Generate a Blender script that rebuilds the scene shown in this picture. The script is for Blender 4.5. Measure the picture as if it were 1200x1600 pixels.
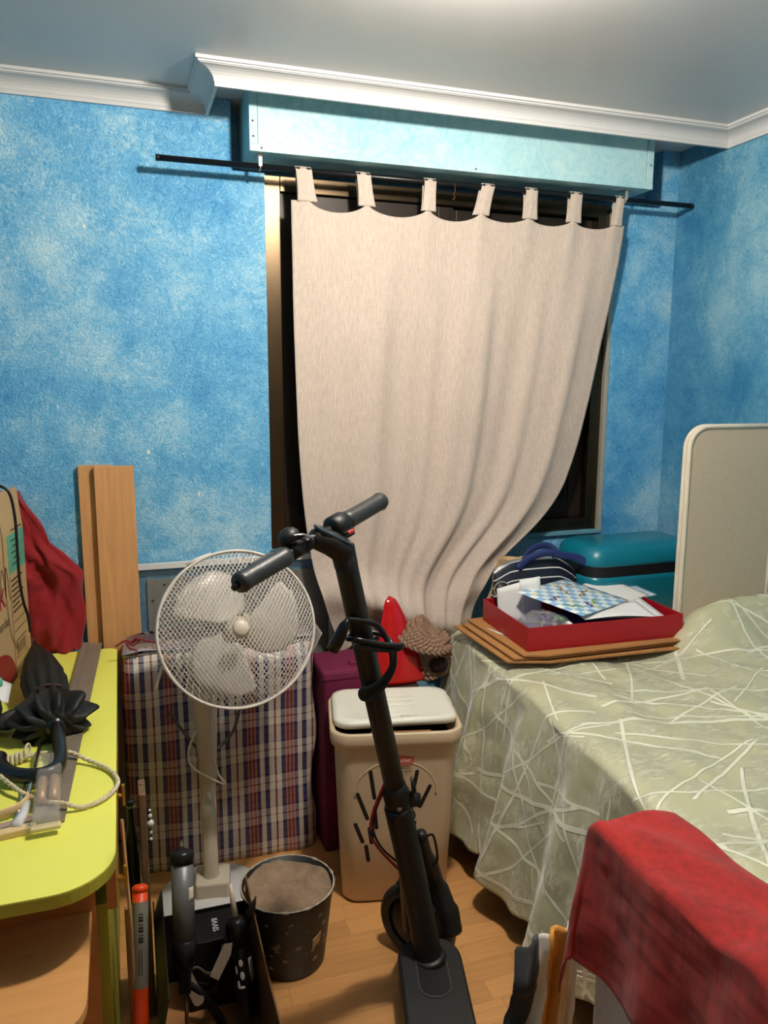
import bpy, bmesh, math, random
from mathutils import Vector, Matrix, noise
random.seed(7)
for o in list(bpy.data.objects): bpy.data.objects.remove(o)
scene = bpy.context.scene
col = scene.collection
PI = math.pi
R = math.radians

# ---------------------------------------------------------------- camera
def setup_camera():
    yaw, pit, roll = R(18.55), R(9.4), R(.25)
    F = Vector((math.sin(yaw)*math.cos(pit), math.cos(yaw)*math.cos(pit), -math.sin(pit)))
    Rt = Vector((math.cos(yaw), -math.sin(yaw), 0)); U = Rt.cross(F)
    r2 = math.cos(roll)*Rt + math.sin(roll)*U; u2 = -math.sin(roll)*Rt + math.cos(roll)*U
    cd = bpy.data.cameras.new('camera'); co = bpy.data.objects.new('camera', cd); col.objects.link(co)
    m = Matrix((r2, u2, -F)).transposed().to_4x4(); m.translation = Vector((0, 0, 1.6)); co.matrix_world = m
    cd.sensor_fit = 'VERTICAL'; cd.sensor_height = 32.0; cd.lens = 1220/1600*32.0
    cd.clip_start = .02; cd.clip_end = 50
    scene.camera = co
setup_camera()
# ---------------------------------------------------------------- world, lamp, exposure
w = bpy.data.worlds.new('world'); scene.world = w; w.use_nodes = True
w.node_tree.nodes['Background'].inputs[0].default_value = (.02, .022, .03, 1)
w.node_tree.nodes['Background'].inputs[1].default_value = .3
ld = bpy.data.lights.new('ceiling_bulb', 'POINT'); ld.energy = 46; ld.shadow_soft_size = .045; ld.color = (1, .92, .81)
lo = bpy.data.objects.new('ceiling_bulb', ld); col.objects.link(lo); lo.location = (.74, 1.46, 2.466)
vs = scene.view_settings
vs.view_transform = 'Standard'; vs.look = 'None'; vs.gamma = 1; vs.use_curve_mapping = False; vs.exposure = 0.96

# ---------------------------------------------------------------- materials
def lin(c):
    if isinstance(c, str):
        c = [int(c[i:i+2], 16) for i in (0, 2, 4)]
    return tuple(((v/255)/12.92 if v/255 <= .04045 else ((v/255+.055)/1.055)**2.4) for v in c) + (1,)
def nt(name):
    m = bpy.data.materials.new(name); m.use_nodes = True
    t = m.node_tree; b = t.nodes['Principled BSDF']
    return m, t, b
def N(t, typ, **kw):
    n = t.nodes.new(typ)
    for k, v in kw.items():
        if k.startswith('i_'):
            key = k[2:]
            n.inputs[int(key) if key.isdigit() else key].default_value = v
        else: setattr(n, k, v)
    return n
def L(t, a, ao, b, bi): t.links.new(a.outputs[ao], b.inputs[bi])
def coords(t, kind='Object', scale=(1, 1, 1), rot=(0, 0, 0)):
    tc = N(t, 'ShaderNodeTexCoord'); mp = N(t, 'ShaderNodeMapping')
    mp.inputs['Scale'].default_value = scale; mp.inputs['Rotation'].default_value = rot
    L(t, tc, kind, mp, 'Vector'); return mp
def math_(t, op, a, b=None, c=None):
    n = N(t, 'ShaderNodeMath', operation=op)
    for i, v in enumerate((a, b, c)):
        if v is None: continue
        if isinstance(v, (int, float)): n.inputs[i].default_value = v
        else: t.links.new(v, n.inputs[i])
    return n.outputs[0]
def mixc(t, fac, a, b, blend='MIX'):
    n = N(t, 'ShaderNodeMix', data_type='RGBA', blend_type=blend)
    for i, v in ((0, fac), (6, a), (7, b)):
        if isinstance(v, (int, float)): n.inputs[i].default_value = v
        elif isinstance(v, tuple): n.inputs[i].default_value = v
        else: t.links.new(v, n.inputs[i])
    return n.outputs[2]
def ramp(t, fac, stops, interp='LINEAR'):
    n = N(t, 'ShaderNodeValToRGB'); cr = n.color_ramp; cr.interpolation = interp
    while len(cr.elements) < len(stops): cr.elements.new(1)
    for e, (p, c) in zip(cr.elements, stops): e.position = p; e.color = c
    t.links.new(fac, n.inputs[0]); return n.outputs[0]
def bump(t, b, h, strength=.3, dist=.01):
    n = N(t, 'ShaderNodeBump'); n.inputs['Strength'].default_value = strength; n.inputs['Distance'].default_value = dist
    t.links.new(h, n.inputs['Height']); L(t, n, 0, b, 'Normal')
def mat(name, c, rough=.5, metal=0., var=.12, vs_=8., bmp=None, coat=0., stretch=(1, 1, 1), trans=0., ior=1.45, sheen=0., kind='Object', alpha=1.):
    m, t, b = nt(name); c = lin(c)
    mp = coords(t, kind, stretch)
    n = N(t, 'ShaderNodeTexNoise', i_Scale=vs_, i_Detail=6., i_Roughness=.6); L(t, mp, 0, n, 'Vector')
    d = tuple(x*(1-var) for x in c[:3])+(1,); l = tuple(min(1, x*(1+var)) for x in c[:3])+(1,)
    t.links.new(ramp(t, n.outputs[0], [(.3, d), (.7, l)]), b.inputs['Base Color'])
    b.inputs['Roughness'].default_value = rough; b.inputs['Metallic'].default_value = metal
    b.inputs['Coat Weight'].default_value = coat; b.inputs['Transmission Weight'].default_value = trans
    b.inputs['IOR'].default_value = ior; b.inputs['Sheen Weight'].default_value = sheen
    b.inputs['Alpha'].default_value = alpha
    if bmp:
        n2 = N(t, 'ShaderNodeTexNoise', i_Scale=bmp[0], i_Detail=5.); L(t, mp, 0, n2, 'Vector')
        bump(t, b, n2.outputs[0], bmp[1], bmp[2] if len(bmp) > 2 else .005)
    return m
def sponge(name, dark, mid, light, scale=1., b_=.5):
    """sponged relief wall paint"""
    m, t, b = nt(name); mp = coords(t)
    big = N(t, 'ShaderNodeTexNoise', i_Scale=2.2*scale, i_Detail=4., i_Roughness=.55); L(t, mp, 0, big, 'Vector')
    fine = N(t, 'ShaderNodeTexNoise', i_Scale=34*scale, i_Detail=7., i_Roughness=.7, i_Distortion=3.2); L(t, mp, 0, fine, 'Vector')
    md = N(t, 'ShaderNodeTexNoise', i_Scale=8*scale, i_Detail=5., i_Roughness=.65, i_Distortion=.6); L(t, mp, 0, md, 'Vector')
    s = math_(t, 'ADD', math_(t, 'MULTIPLY', big.outputs[0], .42), math_(t, 'ADD', math_(t, 'MULTIPLY', fine.outputs[0], .36), math_(t, 'MULTIPLY', md.outputs[0], .22)))
    t.links.new(ramp(t, s, [(.40, lin(dark)), (.5, lin(mid)), (.61, lin(light))]), b.inputs['Base Color'])
    b.inputs['Roughness'].default_value = .42
    vor = N(t, 'ShaderNodeTexNoise', i_Scale=48*scale, i_Detail=4., i_Roughness=.6, i_Distortion=2.5); L(t, mp, 0, vor, 'Vector')
    bump(t, b, vor.outputs[0], b_, .008)
    return m
def wood(name, c, var=.16, axis=0, rough=.42, scale=5., rnd=0.):
    m, t, b = nt(name); c = lin(c)
    st = [22, 22, 22]; st[axis] = 1.6
    mp = coords(t, 'Object', tuple(st))
    n = N(t, 'ShaderNodeTexNoise', i_Scale=scale, i_Detail=5., i_Roughness=.6, i_Distortion=.4); L(t, mp, 0, n, 'Vector')
    d = tuple(x*(1-var) for x in c[:3])+(1,); l = tuple(min(1, x*(1+var)) for x in c[:3])+(1,)
    o = ramp(t, n.outputs[0], [(.3, d), (.7, l)])
    if rnd:
        oi = N(t, 'ShaderNodeObjectInfo'); hs = N(t, 'ShaderNodeHueSaturation')
        v = math_(t, 'ADD', math_(t, 'MULTIPLY', oi.outputs['Random'], rnd), 1-rnd/2)
        t.links.new(v, hs.inputs['Value']); t.links.new(o, hs.inputs['Color']); o = hs.outputs[0]
    t.links.new(o, b.inputs['Base Color']); b.inputs['Roughness'].default_value = rough
    return m
def weave(name, c, var=.1, rough=.85, sx=900, sy=260, b_=.25, kind='Object', wa_=.5):
    """woven cloth: fine threads and slubs"""
    m, t, b = nt(name); c = lin(c)
    mp = coords(t, kind, (sx, sx, sy/8)); mp2 = coords(t, kind, (sx/10, sx/10, sy))
    a = N(t, 'ShaderNodeTexNoise', i_Scale=1., i_Detail=2.); L(t, mp, 0, a, 'Vector')
    e = N(t, 'ShaderNodeTexNoise', i_Scale=1., i_Detail=2.); L(t, mp2, 0, e, 'Vector')
    s = math_(t, 'ADD', math_(t, 'MULTIPLY', a.outputs[0], wa_), math_(t, 'MULTIPLY', e.outputs[0], 1-wa_))
    d = tuple(x*(1-var*1.6) for x in c[:3])+(1,); l = tuple(min(1, x*(1+var)) for x in c[:3])+(1,)
    t.links.new(ramp(t, s, [(.36, d), (.62, l)]), b.inputs['Base Color'])
    b.inputs['Roughness'].default_value = rough; b.inputs['Sheen Weight'].default_value = .15
    bump(t, b, s, b_, .002)
    return m

# ---------------------------------------------------------------- mesh building
class MB:
    def __init__(s): s.v = []; s.f = []; s.uv = {}; s.flat = set()
    def add(s, vs, fs, uv=None, flat=False):
        o = len(s.v); s.v += [Vector(x) for x in vs]
        for f in fs:
            if flat: s.flat.add(len(s.f))
            s.f.append(tuple(i+o for i in f))
        if uv:
            for i, q in enumerate(uv): s.uv[o+i] = q
        return s
    def bm(s, b, M=None, flat=False):
        b.verts.ensure_lookup_table()
        for i, v in enumerate(b.verts): v.index = i
        s.add([(M @ v.co) if M else v.co.copy() for v in b.verts], [[v.index for v in f.verts] for f in b.faces], flat=flat); b.free(); return s
    def box(s, lo, hi, bev=0., M=None, seg=2):
        b = bmesh.new(); bmesh.ops.create_cube(b, size=1)
        c = [(a+d)/2 for a, d in zip(lo, hi)]; z = [d-a for a, d in zip(lo, hi)]
        for v in b.verts: v.co = Vector((c[0]+v.co.x*z[0], c[1]+v.co.y*z[1], c[2]+v.co.z*z[2]))
        if bev: bmesh.ops.bevel(b, geom=list(b.edges), offset=bev, segments=seg, affect='EDGES', profile=.5)
        return s.bm(b, M, flat=True)
    def tube(s, pts, r, n=12, closed=False, cap=True, up=None, sx=1., sy=1.):
        P = [Vector(p) for p in pts]; k = len(P)
        rr = r if isinstance(r, (list, tuple)) else [r]*k
        T = []
        for i in range(k):
            a = P[(i-1) % k] if (closed or i > 0) else P[0]; c = P[(i+1) % k] if (closed or i < k-1) else P[-1]
            d = (c-a); T.append(d.normalized() if d.length > 1e-9 else Vector((0, 0, 1)))
        u = Vector(up) if up else (Vector((0, 0, 1)) if abs(T[0].z) < .9 else Vector((1, 0, 0)))
        u = (u-T[0]*u.dot(T[0])).normalized(); vs = []; 
        for i in range(k):
            if i: 
                ax = T[i-1].cross(T[i])
                if ax.length > 1e-8: u = Matrix.Rotation(T[i-1].angle(T[i]), 3, ax.normalized()) @ u
                u = (u-T[i]*u.dot(T[i])).normalized()
            w_ = T[i].cross(u)
            for j in range(n):
                a = 2*PI*j/n; vs.append(P[i]+u*(math.cos(a)*rr[i]*sx)+w_*(math.sin(a)*rr[i]*sy))
        fs = []
        for i in range(k if closed else k-1):
            for j in range(n):
                a = i*n+j; b2 = i*n+(j+1) % n; i2 = (i+1) % k
                fs.append((a, b2, i2*n+(j+1) % n, i2*n+j))
        if cap and not closed: fs.append(tuple(range(n))[::-1]); fs.append(tuple(range((k-1)*n, k*n)))
        return s.add(vs, fs)
    def lathe(s, prof, n=32, M=None, cap=True):
        M = M or Matrix.Identity(4); vs = []; k = len(prof)
        for r, z in prof:
            for j in range(n): a = 2*PI*j/n; vs.append(M @ Vector((r*math.cos(a), r*math.sin(a), z)))
        fs = [(i*n+j, i*n+(j+1) % n, (i+1)*n+(j+1) % n, (i+1)*n+j) for i in range(k-1) for j in range(n)]
        if cap:
            if prof[0][0] > 1e-5: fs.append(tuple(range(n))[::-1])
            if prof[-1][0] > 1e-5: fs.append(tuple(range((k-1)*n, k*n)))
        return s.add(vs, fs)
    def surf(s, fn, nu, nv, cu=False, cv=False, capv=False):
        """fn(u,v) -> point; u,v in 0..1"""
        vs = []; uv = []; mu = nu if cu else nu+1; mv = nv if cv else nv+1
        for j in range(mv):
            for i in range(mu): vs.append(Vector(fn(i/nu, j/nv))); uv.append((i/nu, j/nv))
        fs = [(j*mu+i, j*mu+(i+1) % mu, ((j+1) % mv)*mu+(i+1) % mu, ((j+1) % mv)*mu+i) for j in range(nv) for i in range(nu)]
        if capv: fs.append(tuple(range(mu))[::-1]); fs.append(tuple(range((mv-1)*mu, mv*mu)))
        return s.add(vs, fs, uv)
    def prism(s, poly, z0, z1, M=None, bev=0.):
        b = bmesh.new(); vv = [b.verts.new((x, y, z0)) for x, y in poly]; f = b.faces.new(vv)
        r = bmesh.ops.extrude_face_region(b, geom=[f]); 
        for g in r['geom']:
            if isinstance(g, bmesh.types.BMVert): g.co.z = z1
        bmesh.ops.recalc_face_normals(b, faces=list(b.faces))
        if bev:
            ed = [e for e in b.edges if abs(e.verts[0].co.z-e.verts[1].co.z) < 1e-6]
            bmesh.ops.bevel(b, geom=ed, offset=bev, segments=2, affect='EDGES', profile=.5)
        return s.bm(b, M, flat=True)
    def xf(s, M): s.v = [M @ v for v in s.v]; return s
def rrect(w, h, r, n=6, cx=0, cy=0):
    out = []
    for sx, sy, a0 in ((1, 1, 0), (-1, 1, 90), (-1, -1, 180), (1, -1, 270)):
        for i in range(n+1):
            a = R(a0+90*i/n); out.append((cx+sx*(w/2-r)+r*math.cos(a), cy+sy*(h/2-r)+r*math.sin(a)))
    return out
def frame(p, z, x=None):
    """matrix with local z along z at p"""
    z = Vector(z).normalized(); x = Vector(x) if x else (Vector((1, 0, 0)) if abs(z.x) < .9 else Vector((0, 1, 0)))
    x = (x-z*x.dot(z)).normalized(); y = z.cross(x)
    m = Matrix((x, y, z)).transposed().to_4x4(); m.translation = Vector(p); return m
def wloc(o):
    p = Vector((0, 0, 0))
    while o: p = p+o.location; o = o.parent
    return p
def build(name, mb, m, parent=None, smooth=True, label=None, kind=None, mods=None, solid=None, sub=0, origin=None):
    me = bpy.data.meshes.new(name)
    off = wloc(parent) if parent else (Vector(origin) if origin else Vector((0, 0, 0)))
    me.from_pydata([v-off for v in mb.v], [], mb.f)
    if mb.uv:
        ul = me.uv_layers.new(name='UVMap')
        for l in me.loops: ul.data[l.index].uv = mb.uv.get(l.vertex_index, (0, 0))
    if smooth:
        for i, p in enumerate(me.polygons): p.use_smooth = i not in mb.flat
    me.materials.append(m); me.update()
    o = bpy.data.objects.new(name, me); col.objects.link(o)
    if parent: o.parent = parent
    elif origin: o.location = origin
    if label: o['label'] = label
    if kind: o['kind'] = kind
    if solid:
        md = o.modifiers.new('thickness', 'SOLIDIFY'); md.thickness = solid; md.offset = 0
    if sub:
        md = o.modifiers.new('sub', 'SUBSURF'); md.levels = sub; md.render_levels = sub
    return o
def thing(name, label, cat, loc, group=None):
    o = bpy.data.objects.new(name, None); col.objects.link(o); o.empty_display_size = .05
    o.location = loc; tag(o, label, cat, group); return o
def tag(o, label, cat, group=None):
    o['label'] = label; o['category'] = cat
    if group: o['group'] = group
    return o
def struct(name, mb, m, parent=None, smooth=False):
    o = build(name, mb, m, parent, smooth)
    if not parent: o['kind'] = 'structure'
    return o
def text(name, s, size, M, m, parent, extrude=.0003, align='CENTER'):
    cu = bpy.data.curves.new(name, 'FONT'); cu.body = s; cu.size = size; cu.extrude = extrude; cu.align_x = align; cu.align_y = 'CENTER'; cu.resolution_u = 2
    to = bpy.data.objects.new(name+'_tmp', cu); col.objects.link(to)
    me = bpy.data.meshes.new_from_object(to); bpy.data.objects.remove(to); bpy.data.curves.remove(cu)
    off = wloc(parent); me.transform(M); me.transform(Matrix.Translation(-off))
    me.materials.clear(); me.materials.append(m)
    o = bpy.data.objects.new(name, me); col.objects.link(o); o.parent = parent; return o
def lerp(a, b, t): return a+(b-a)*t
def sm(a, b, x): t = max(0, min(1, (x-a)/(b-a))); return t*t*(3-2*t)
def pw(xs, x):
    """piecewise linear lookup [(x,y),...]"""
    if x <= xs[0][0]: return xs[0][1]
    for (a, b), (c, d) in zip(xs, xs[1:]):
        if x <= c: return b+(d-b)*(x-a)/(c-a)
    return xs[-1][1]
def nz(x, y, z=0.): return noise.noise(Vector((x, y, z)))
def fbm(x, y, z=0., o=3): return sum(nz(x*2**i, y*2**i, z*2**i+7*i)/2**i for i in range(o))
def spline(pts, n=8, closed=False):
    P = [Vector(p) for p in pts]; k = len(P); out = []
    for i in range(k if closed else k-1):
        a, b, c, d = (P[(i-1) % k], P[i], P[(i+1) % k], P[(i+2) % k]) if closed else (P[max(i-1, 0)], P[i], P[i+1], P[min(i+2, k-1)])
        for j in range(n):
            t = j/n; out.append(.5*((2*b)+(c-a)*t+(2*a-5*b+4*c-d)*t*t+(3*b-a-3*c+d)*t**3))
    if not closed: out.append(P[-1])
    return out

# ================================================================ THE ROOM
XL, XR, YB, YF, ZC = -1.35, 2.16, 2.75, -1.1, 2.51
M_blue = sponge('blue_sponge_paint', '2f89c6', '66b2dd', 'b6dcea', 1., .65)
M_blue2 = sponge('right_wall_sponge_blue', '2a76a3', '5597b8', '90bac8', .9, .6)  # same sponge finish in darker, greyer blues for the right wall
M_bluebox = sponge('pale_blue_brushed_paint', '84bdcd', 'a6d2da', 'c2e0e1', .4, .2)
M_ceil = mat('ceiling_paint', 'cacac9', .32, var=.02, vs_=3)
M_white = mat('white_plaster', 'cbcbcb', .5, var=.02)
M_plank = wood('beech_laminate', 'c8935a', .10, 0, .36, 4., .26)
M_gap = mat('laminate_joint', '7a5226', .7)

# floor: strips of laminate running along the window wall
sl = MB().box((XL, YF, -.05), (XR, YB, -.011))
floor = struct('floor', sl, M_gap)
pm = {}
def plank(lw, x0, y0, rows=[0]):
    key = round(lw, 2)
    if key not in pm:
        mb = MB().box((0, 0, -.012), (key-.0005, .0696, 0), .0003, seg=1)
        o = build('plank', mb, M_plank, floor, False); pm[key] = o.data
    else:
        o = bpy.data.objects.new('plank', pm[key]); col.objects.link(o); o.parent = floor
    o.location = (x0, y0, 0)
rest = MB(); y = YF
while y < YB-.07:
    x = XL-random.random()*.4
    while x < XR:
        lw = random.choice((.34, .42, .5, .58)); x1 = min(x+lw, XR)
        if x1-max(x, XL) > .02:
            if y > 1.02 and x1 > -.25 and x < 1.35 and x >= XL and x+lw <= XR: plank(lw, x, y)
            else: rest.box((max(x, XL), y, -.012), (x1-.0005, y+.0696, 0))
        x += lw
    y += .07
build('plank_field', rest, M_plank, floor, False, kind='stuff')

WX0, WX1, WZ0, WZ1 = .495, 1.863, 1.0, 2.29
wb = MB()
for lo, hi in (((XL, YB, 0), (.388, 2.95, 2.6)), ((.388, YB, 0), (WX0, 2.95, WZ1)), ((WX0, YB, 0), (WX1, 2.95, WZ0)), ((WX1, YB, 0), (2.08, 2.95, WZ1)),
               ((2.08, YB, 0), (XR+.1, 2.95, 2.6)), ((.388, 2.85, WZ1), (2.08, 2.95, 2.6))): wb.box(lo, hi)
struct('wall_back', wb, M_blue)
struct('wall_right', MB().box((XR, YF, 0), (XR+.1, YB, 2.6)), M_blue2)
struct('wall_left', MB().box((XL-.1, YF, 0), (XL, YB, 2.6)), M_blue)
struct('wall_front', MB().box((XL-.1, YF-.1, 0), (XR+.1, YF, 2.6)), mat('beige_bounce_wall', 'bfa27a', .5))  # unseen wall, its beige picked to bounce fill light into the room
struct('ceiling', MB().box((XL-.1, YF-.1, ZC), (XR+.1, 2.95, ZC+.09)), M_ceil)

M_chip = mat('bare_plaster', 'e4e6e2', .8)
for x, z, r_ in ((-.08, 2.085, .006), (-.02, 2.12, .003), (.083, 1.366, .008), (.078, 1.345, .004), (.245, 1.215, .006), (-.19, 1.52, .003)):
    pts = [(r_*(.6+.6*abs(nz(i*1.7, x*9)))*math.cos(i*PI/5), r_*(.8+.8*abs(nz(i*2.3, z*7)))*math.sin(i*PI/5)) for i in range(10)]
    build('paint_chip', MB().prism(pts, 0, .0006, frame((x, YB, z), (0, -1, 0))), M_chip, bpy.data.objects['wall_back'], False)
# cornice, mitred lengths
prof = [(0, 0), (.068, 0), (.068, -.009), (.061, -.010), (.061, -.014), (.056, -.015)]
for i in range(7):
    a = R(90*i/6); prof.append((.056-.044*math.sin(a), -.016-.031*(1-math.cos(a))))
prof += [(.010, -.050), (.010, -.060), (0, -.060)]
path = [Vector((XL, 2.75)), Vector((.315, 2.75)), Vector((.315, 2.485)), Vector((XR, 2.485)), Vector((XR, YF))]
def corn(i):
    a, b = path[i], path[i+1]; d = (b-a).normalized(); n = Vector((d.y, -d.x))
    def end(p, j):
        if j < 0 or j >= len(path)-1: return lambda q: p+n*q
        e = (path[j+1]-path[j]).normalized(); m = Vector((e.y, -e.x)); s = (n+m)/(1+n.dot(m))
        return lambda q: p+s*q
    f0, f1 = end(a, i-1), end(b, i+1); k = len(prof); mb = MB()
    vs = [(*f0(q), ZC+z) for q, z in prof]+[(*f1(q), ZC+z) for q, z in prof]
    fs = [(j, (j+1) % k, k+(j+1) % k, k+j) for j in range(k)]+[tuple(range(k))[::-1], tuple(range(k, 2*k))]
    mb.add(vs, fs); struct('trim_%d' % (i+1), mb, M_white)
for i in range(4): corn(i)

# roller shutter box above the window
sb = thing('shutter_box', 'pale blue painted roller shutter box above the window', 'shutter box', (1.15, 2.72, 2.316))
bx0, bx1, by, bz = .423, 1.924, 2.60, 2.316
build('body', MB().box((bx0, by+.006, bz), (bx1, 2.849, ZC)), M_bluebox, sb, False)
build('front_panel', MB().box((bx0+.028, by+.001, bz+.022), (bx1-.03, by+.006, ZC-.001)), M_bluebox, sb, False)
build('batten', MB().box((bx0, by-.002, bz+.0215), (bx0+.026, by+.006, ZC-.001), .001), M_bluebox, sb, False)
build('batten', MB().box((bx1-.026, by-.002, bz+.0215), (bx1, by+.006, ZC-.001), .001), M_bluebox, sb, False)
build('batten', MB().box((bx0, by-.003, bz), (bx1, by+.006, bz+.021), .001), M_bluebox, sb, False)
M_rust = mat('rust', '5b3526', .8)
for (x, z) in ((bx0+.011, 2.405), (bx0+.012, 2.36), (bx1-.012, 2.40), (1.2, 2.327), (.46, 2.327)):
    build('screw_hole', MB().lathe([(.0035, 0), (.003, .001), (0, .0012)], 8, frame((x, by-.0021 if z > 2.34 else by-.0031, z), (0, -1, 0))), M_rust, sb)

# window
M_bronze = mat('bronze_anodised_aluminium', '4f4232', .32, .95, .1, 3)
M_sash = mat('dark_bronze_sash', '2a211a', .45, .3, .1, 3)
M_grey_al = mat('raw_aluminium_strip', 'a5a296', .5, .1, .08)
M_glassdark = mat('night_glass', '06070a', .04, 0, .0, coat=.4)
M_dark = mat('dark_shutter', '1c1814', .5)
wf = MB()
fy0, fy1 = 2.765, 2.83
wf.box((WX0, fy0, WZ0), (WX0+.055, fy1, WZ1), .002).box((WX1-.055, fy0, WZ0), (WX1, fy1, WZ1), .002)
wf.box((WX0+.055, fy0, WZ0), (WX1-.055, fy1, WZ0+.05), .002).box((WX0+.055, fy0, WZ1-.05), (WX1-.055, fy1, WZ1), .002)
win = struct('window_1', wf, M_bronze)
for k, (x0, x1, yy) in enumerate(((WX0+.055, 1.20, 2.785), (1.16, WX1-.055, 2.805))):
    s_ = MB()
    s_.box((x0, yy, WZ0+.05), (x0+.06, yy+.018, WZ1-.05), .002).box((x1-.06, yy, WZ0+.05), (x1, yy+.018, WZ1-.05), .002)
    s_.box((x0+.06, yy, WZ0+.05), (x1-.06, yy+.018, WZ0+.12), .002).box((x0+.06, yy, WZ1-.11), (x1-.06, yy+.018, WZ1-.05), .002)
    sh = build('sash', s_, M_sash, win, False)
    build('pane', MB().box((x0+.058, yy+.006, WZ0+.118), (x1-.058, yy+.011, WZ1-.108)), M_glassdark, sh, False)
for k in range(27):
    build('shutter_slat', MB().box((WX0+.02, 2.86, WZ0+.02+k*.047), (WX1-.02, 2.875, WZ0+.063+k*.047), .004), M_dark, win, False)
build('edge_strip', MB().box((WX1-.006, 2.743, WZ0-.01), (WX1+.012, 2.766, WZ1-.02), .002), M_grey_al, win, False)
build('sill', MB().box((WX0-.005, 2.735, WZ0-.012), (WX1, 2.80, WZ0+.002), .002), mat('sill_paint', '5f94a8', .6), win, False)

# curtain rod
M_black = mat('black_enamel', '17171a', .32, .2, .1)
rod = thing('curtain_rod', 'long thin black curtain rod below the shutter box', 'curtain rod', (1.15, 2.65, 2.284))
build('rod', MB().tube([(.146, 2.65, 2.284), (2.145, 2.65, 2.284)], .0095, 16), M_black, rod)
build('end_cap', MB().tube([(.140, 2.65, 2.284), (.152, 2.65, 2.284)], .0102, 16), M_black, rod)
build('end_cap', MB().tube([(2.139, 2.65, 2.284), (2.150, 2.65, 2.284)], .0102, 16), M_black, rod)
M_zinc = mat('zinc_plate', 'b9b8b0', .4, .6)
for x in (.462, 1.838):
    bk = build('bracket', MB().box((x-.012, 2.62, 2.313), (x+.012, 2.68, 2.3158), .0008).box((x-.006, 2.633, 2.282), (x+.006, 2.636, 2.314), .0008)
               .tube([(x, 2.634, 2.287), (x, 2.637, 2.274), (x, 2.65, 2.2715), (x, 2.663, 2.275)], .0022, 6), M_zinc, rod)
    build('screw', MB().lathe([(.004, 0), (.003, .0015), (0, .002)], 8, frame((x+.004, 2.655, 2.313), (0, 0, -1))), M_black, bk)

# curtain: one panel with seven tabs
M_curtain = weave('slubbed_linen', 'c3b3a6', .085, .85, 300, 260, .25, wa_=.78)
def cleft(z): return pw([(.60, .735), (.69, .705), (.85, .645), (1.0, .612), (1.2, .588), (1.4, .576), (1.8, .566), (2.2, .563)], z)
def cright(z): return pw([(.60, 1.20), (.69, 1.235), (.82, 1.262), (.9, 1.32), (.96, 1.40), (1.04, 1.50), (1.134, 1.60), (1.3, 1.672), (1.5, 1.722), (1.7, 1.765), (2.0, 1.822), (2.2, 1.852)], z)
_cl, _cr = cleft, cright
def cleft(z): return sum(_cl(z+d*.03) for d in range(-3, 4))/7
def cright(z): return sum(_cr(z+d*.03) for d in range(-3, 4))/7
tabsX = [(.603, .617, .054), (.808, .822, .049), (1.05, 1.046, .043), (1.272, 1.245, .05), (1.443, 1.441, .047), (1.628, 1.622, .049), (1.818, 1.806, .036)]
ucent = [(b-.563)/(1.852-.563) for a, b, c in tabsX]
def curt(u, v):
    # top edge sags between tabs
    i = 0
    while i < len(ucent)-1 and u > ucent[i+1]: i += 1
    if u <= ucent[0] or u >= ucent[-1]: sag = .006
    else:
        t = (u-ucent[i])/(ucent[i+1]-ucent[i]); sag = .030*(4*t*(1-t))**.7*(1.2 if i < 3 else .9)
    ztop = 2.196-sag; zb = .62+.05*math.sin(u*5)
    z = lerp(ztop, zb, v)
    x = lerp(cleft(z), cright(z), u)
    am = .003+.012*sm(0, .45, v)
    y = 2.648-.012*v
    y += am*(math.sin(2*PI*(u*3.1+.08))+.35*math.sin(2*PI*(u*7.3+.3*v))*sm(.2, .7, u)+.12*math.sin(2*PI*(u*13+.2)))*(1-.45*v)
    y += .006*fbm(u*4, v*3, 1.)
    for uc, am2, w2 in ((.10, .005, .012), (.275, .010, .02), (.44, .006, .015), (.60, .011, .016), (.76, .008, .015), (.9, .006, .012)):
        y += am2*sm(.05, .3, v)*math.tanh((u-uc-.012*math.sin(v*3+uc*9))/w2)*math.exp(-((u-uc)/.07)**2)
    for uc in ucent: y -= .006*math.exp(-((u-uc)/.02)**2)*(1-sm(0, .25, v))
    # cloth heaped up at the foot
    bl = math.exp(-((z-.80-.05*math.sin(u*6+1))/.07)**2)*(.35+.65*math.exp(-((u-.36)/.22)**2))
    y -= .085*bl
    y -= .045*math.exp(-((z-.70)/.05)**2)*math.exp(-((u-.8)/.2)**2)
    # diagonal tension folds towards the pulled-in lower right
    q = (u-.55)*2.2+(1-v)*.9
    y += .003*sm(.5, .85, v)*math.sin(q*16+2*u)*sm(.5, .7, u)
    return (x, min(y, 2.722), z)
ct = thing('curtain', 'cream linen tab-top curtain hanging crooked over the window', 'curtain', (1.2, 2.65, .62))
build('panel', MB().surf(curt, 150, 150), M_curtain, ct, solid=.0022)
for (a, b, wd) in tabsX:
    zb = 2.187
    def tb(u, v, a=a, b=b, wd=wd):
        # loop: up the front, over the rod, down the back
        pts = [(0, 2.642, zb), (.25, 2.640, 2.245), (.45, 2.6385, 2.284), (.5, 2.65, 2.2965), (.55, 2.6612, 2.284), (.75, 2.656, 2.245), (1, 2.650, zb)]
        y = pw([(p[0], p[1]) for p in pts], v); z = pw([(p[0], p[2]) for p in pts], v)
        k = (z-zb)/(2.2965-zb); xc = lerp(b, a, k); wk = wd*(1+.25*(1-k)**3)
        return (xc+(u-.5)*wk, y+.002*math.sin(u*PI*3), z)
    build('tab', MB().surf(tb, 6, 40), M_curtain, ct, solid=.0018)
# loose thread on the rod
build('loose_thread', MB().tube(spline([(1.138, 2.636, 2.285), (1.139, 2.634, 2.26), (1.134, 2.634, 2.245), (1.14, 2.634, 2.237), (1.13, 2.634, 2.232), (1.138, 2.633, 2.229)], 5), .0009, 5), mat('brown_thread', '6b4a36', .9), ct)

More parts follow.
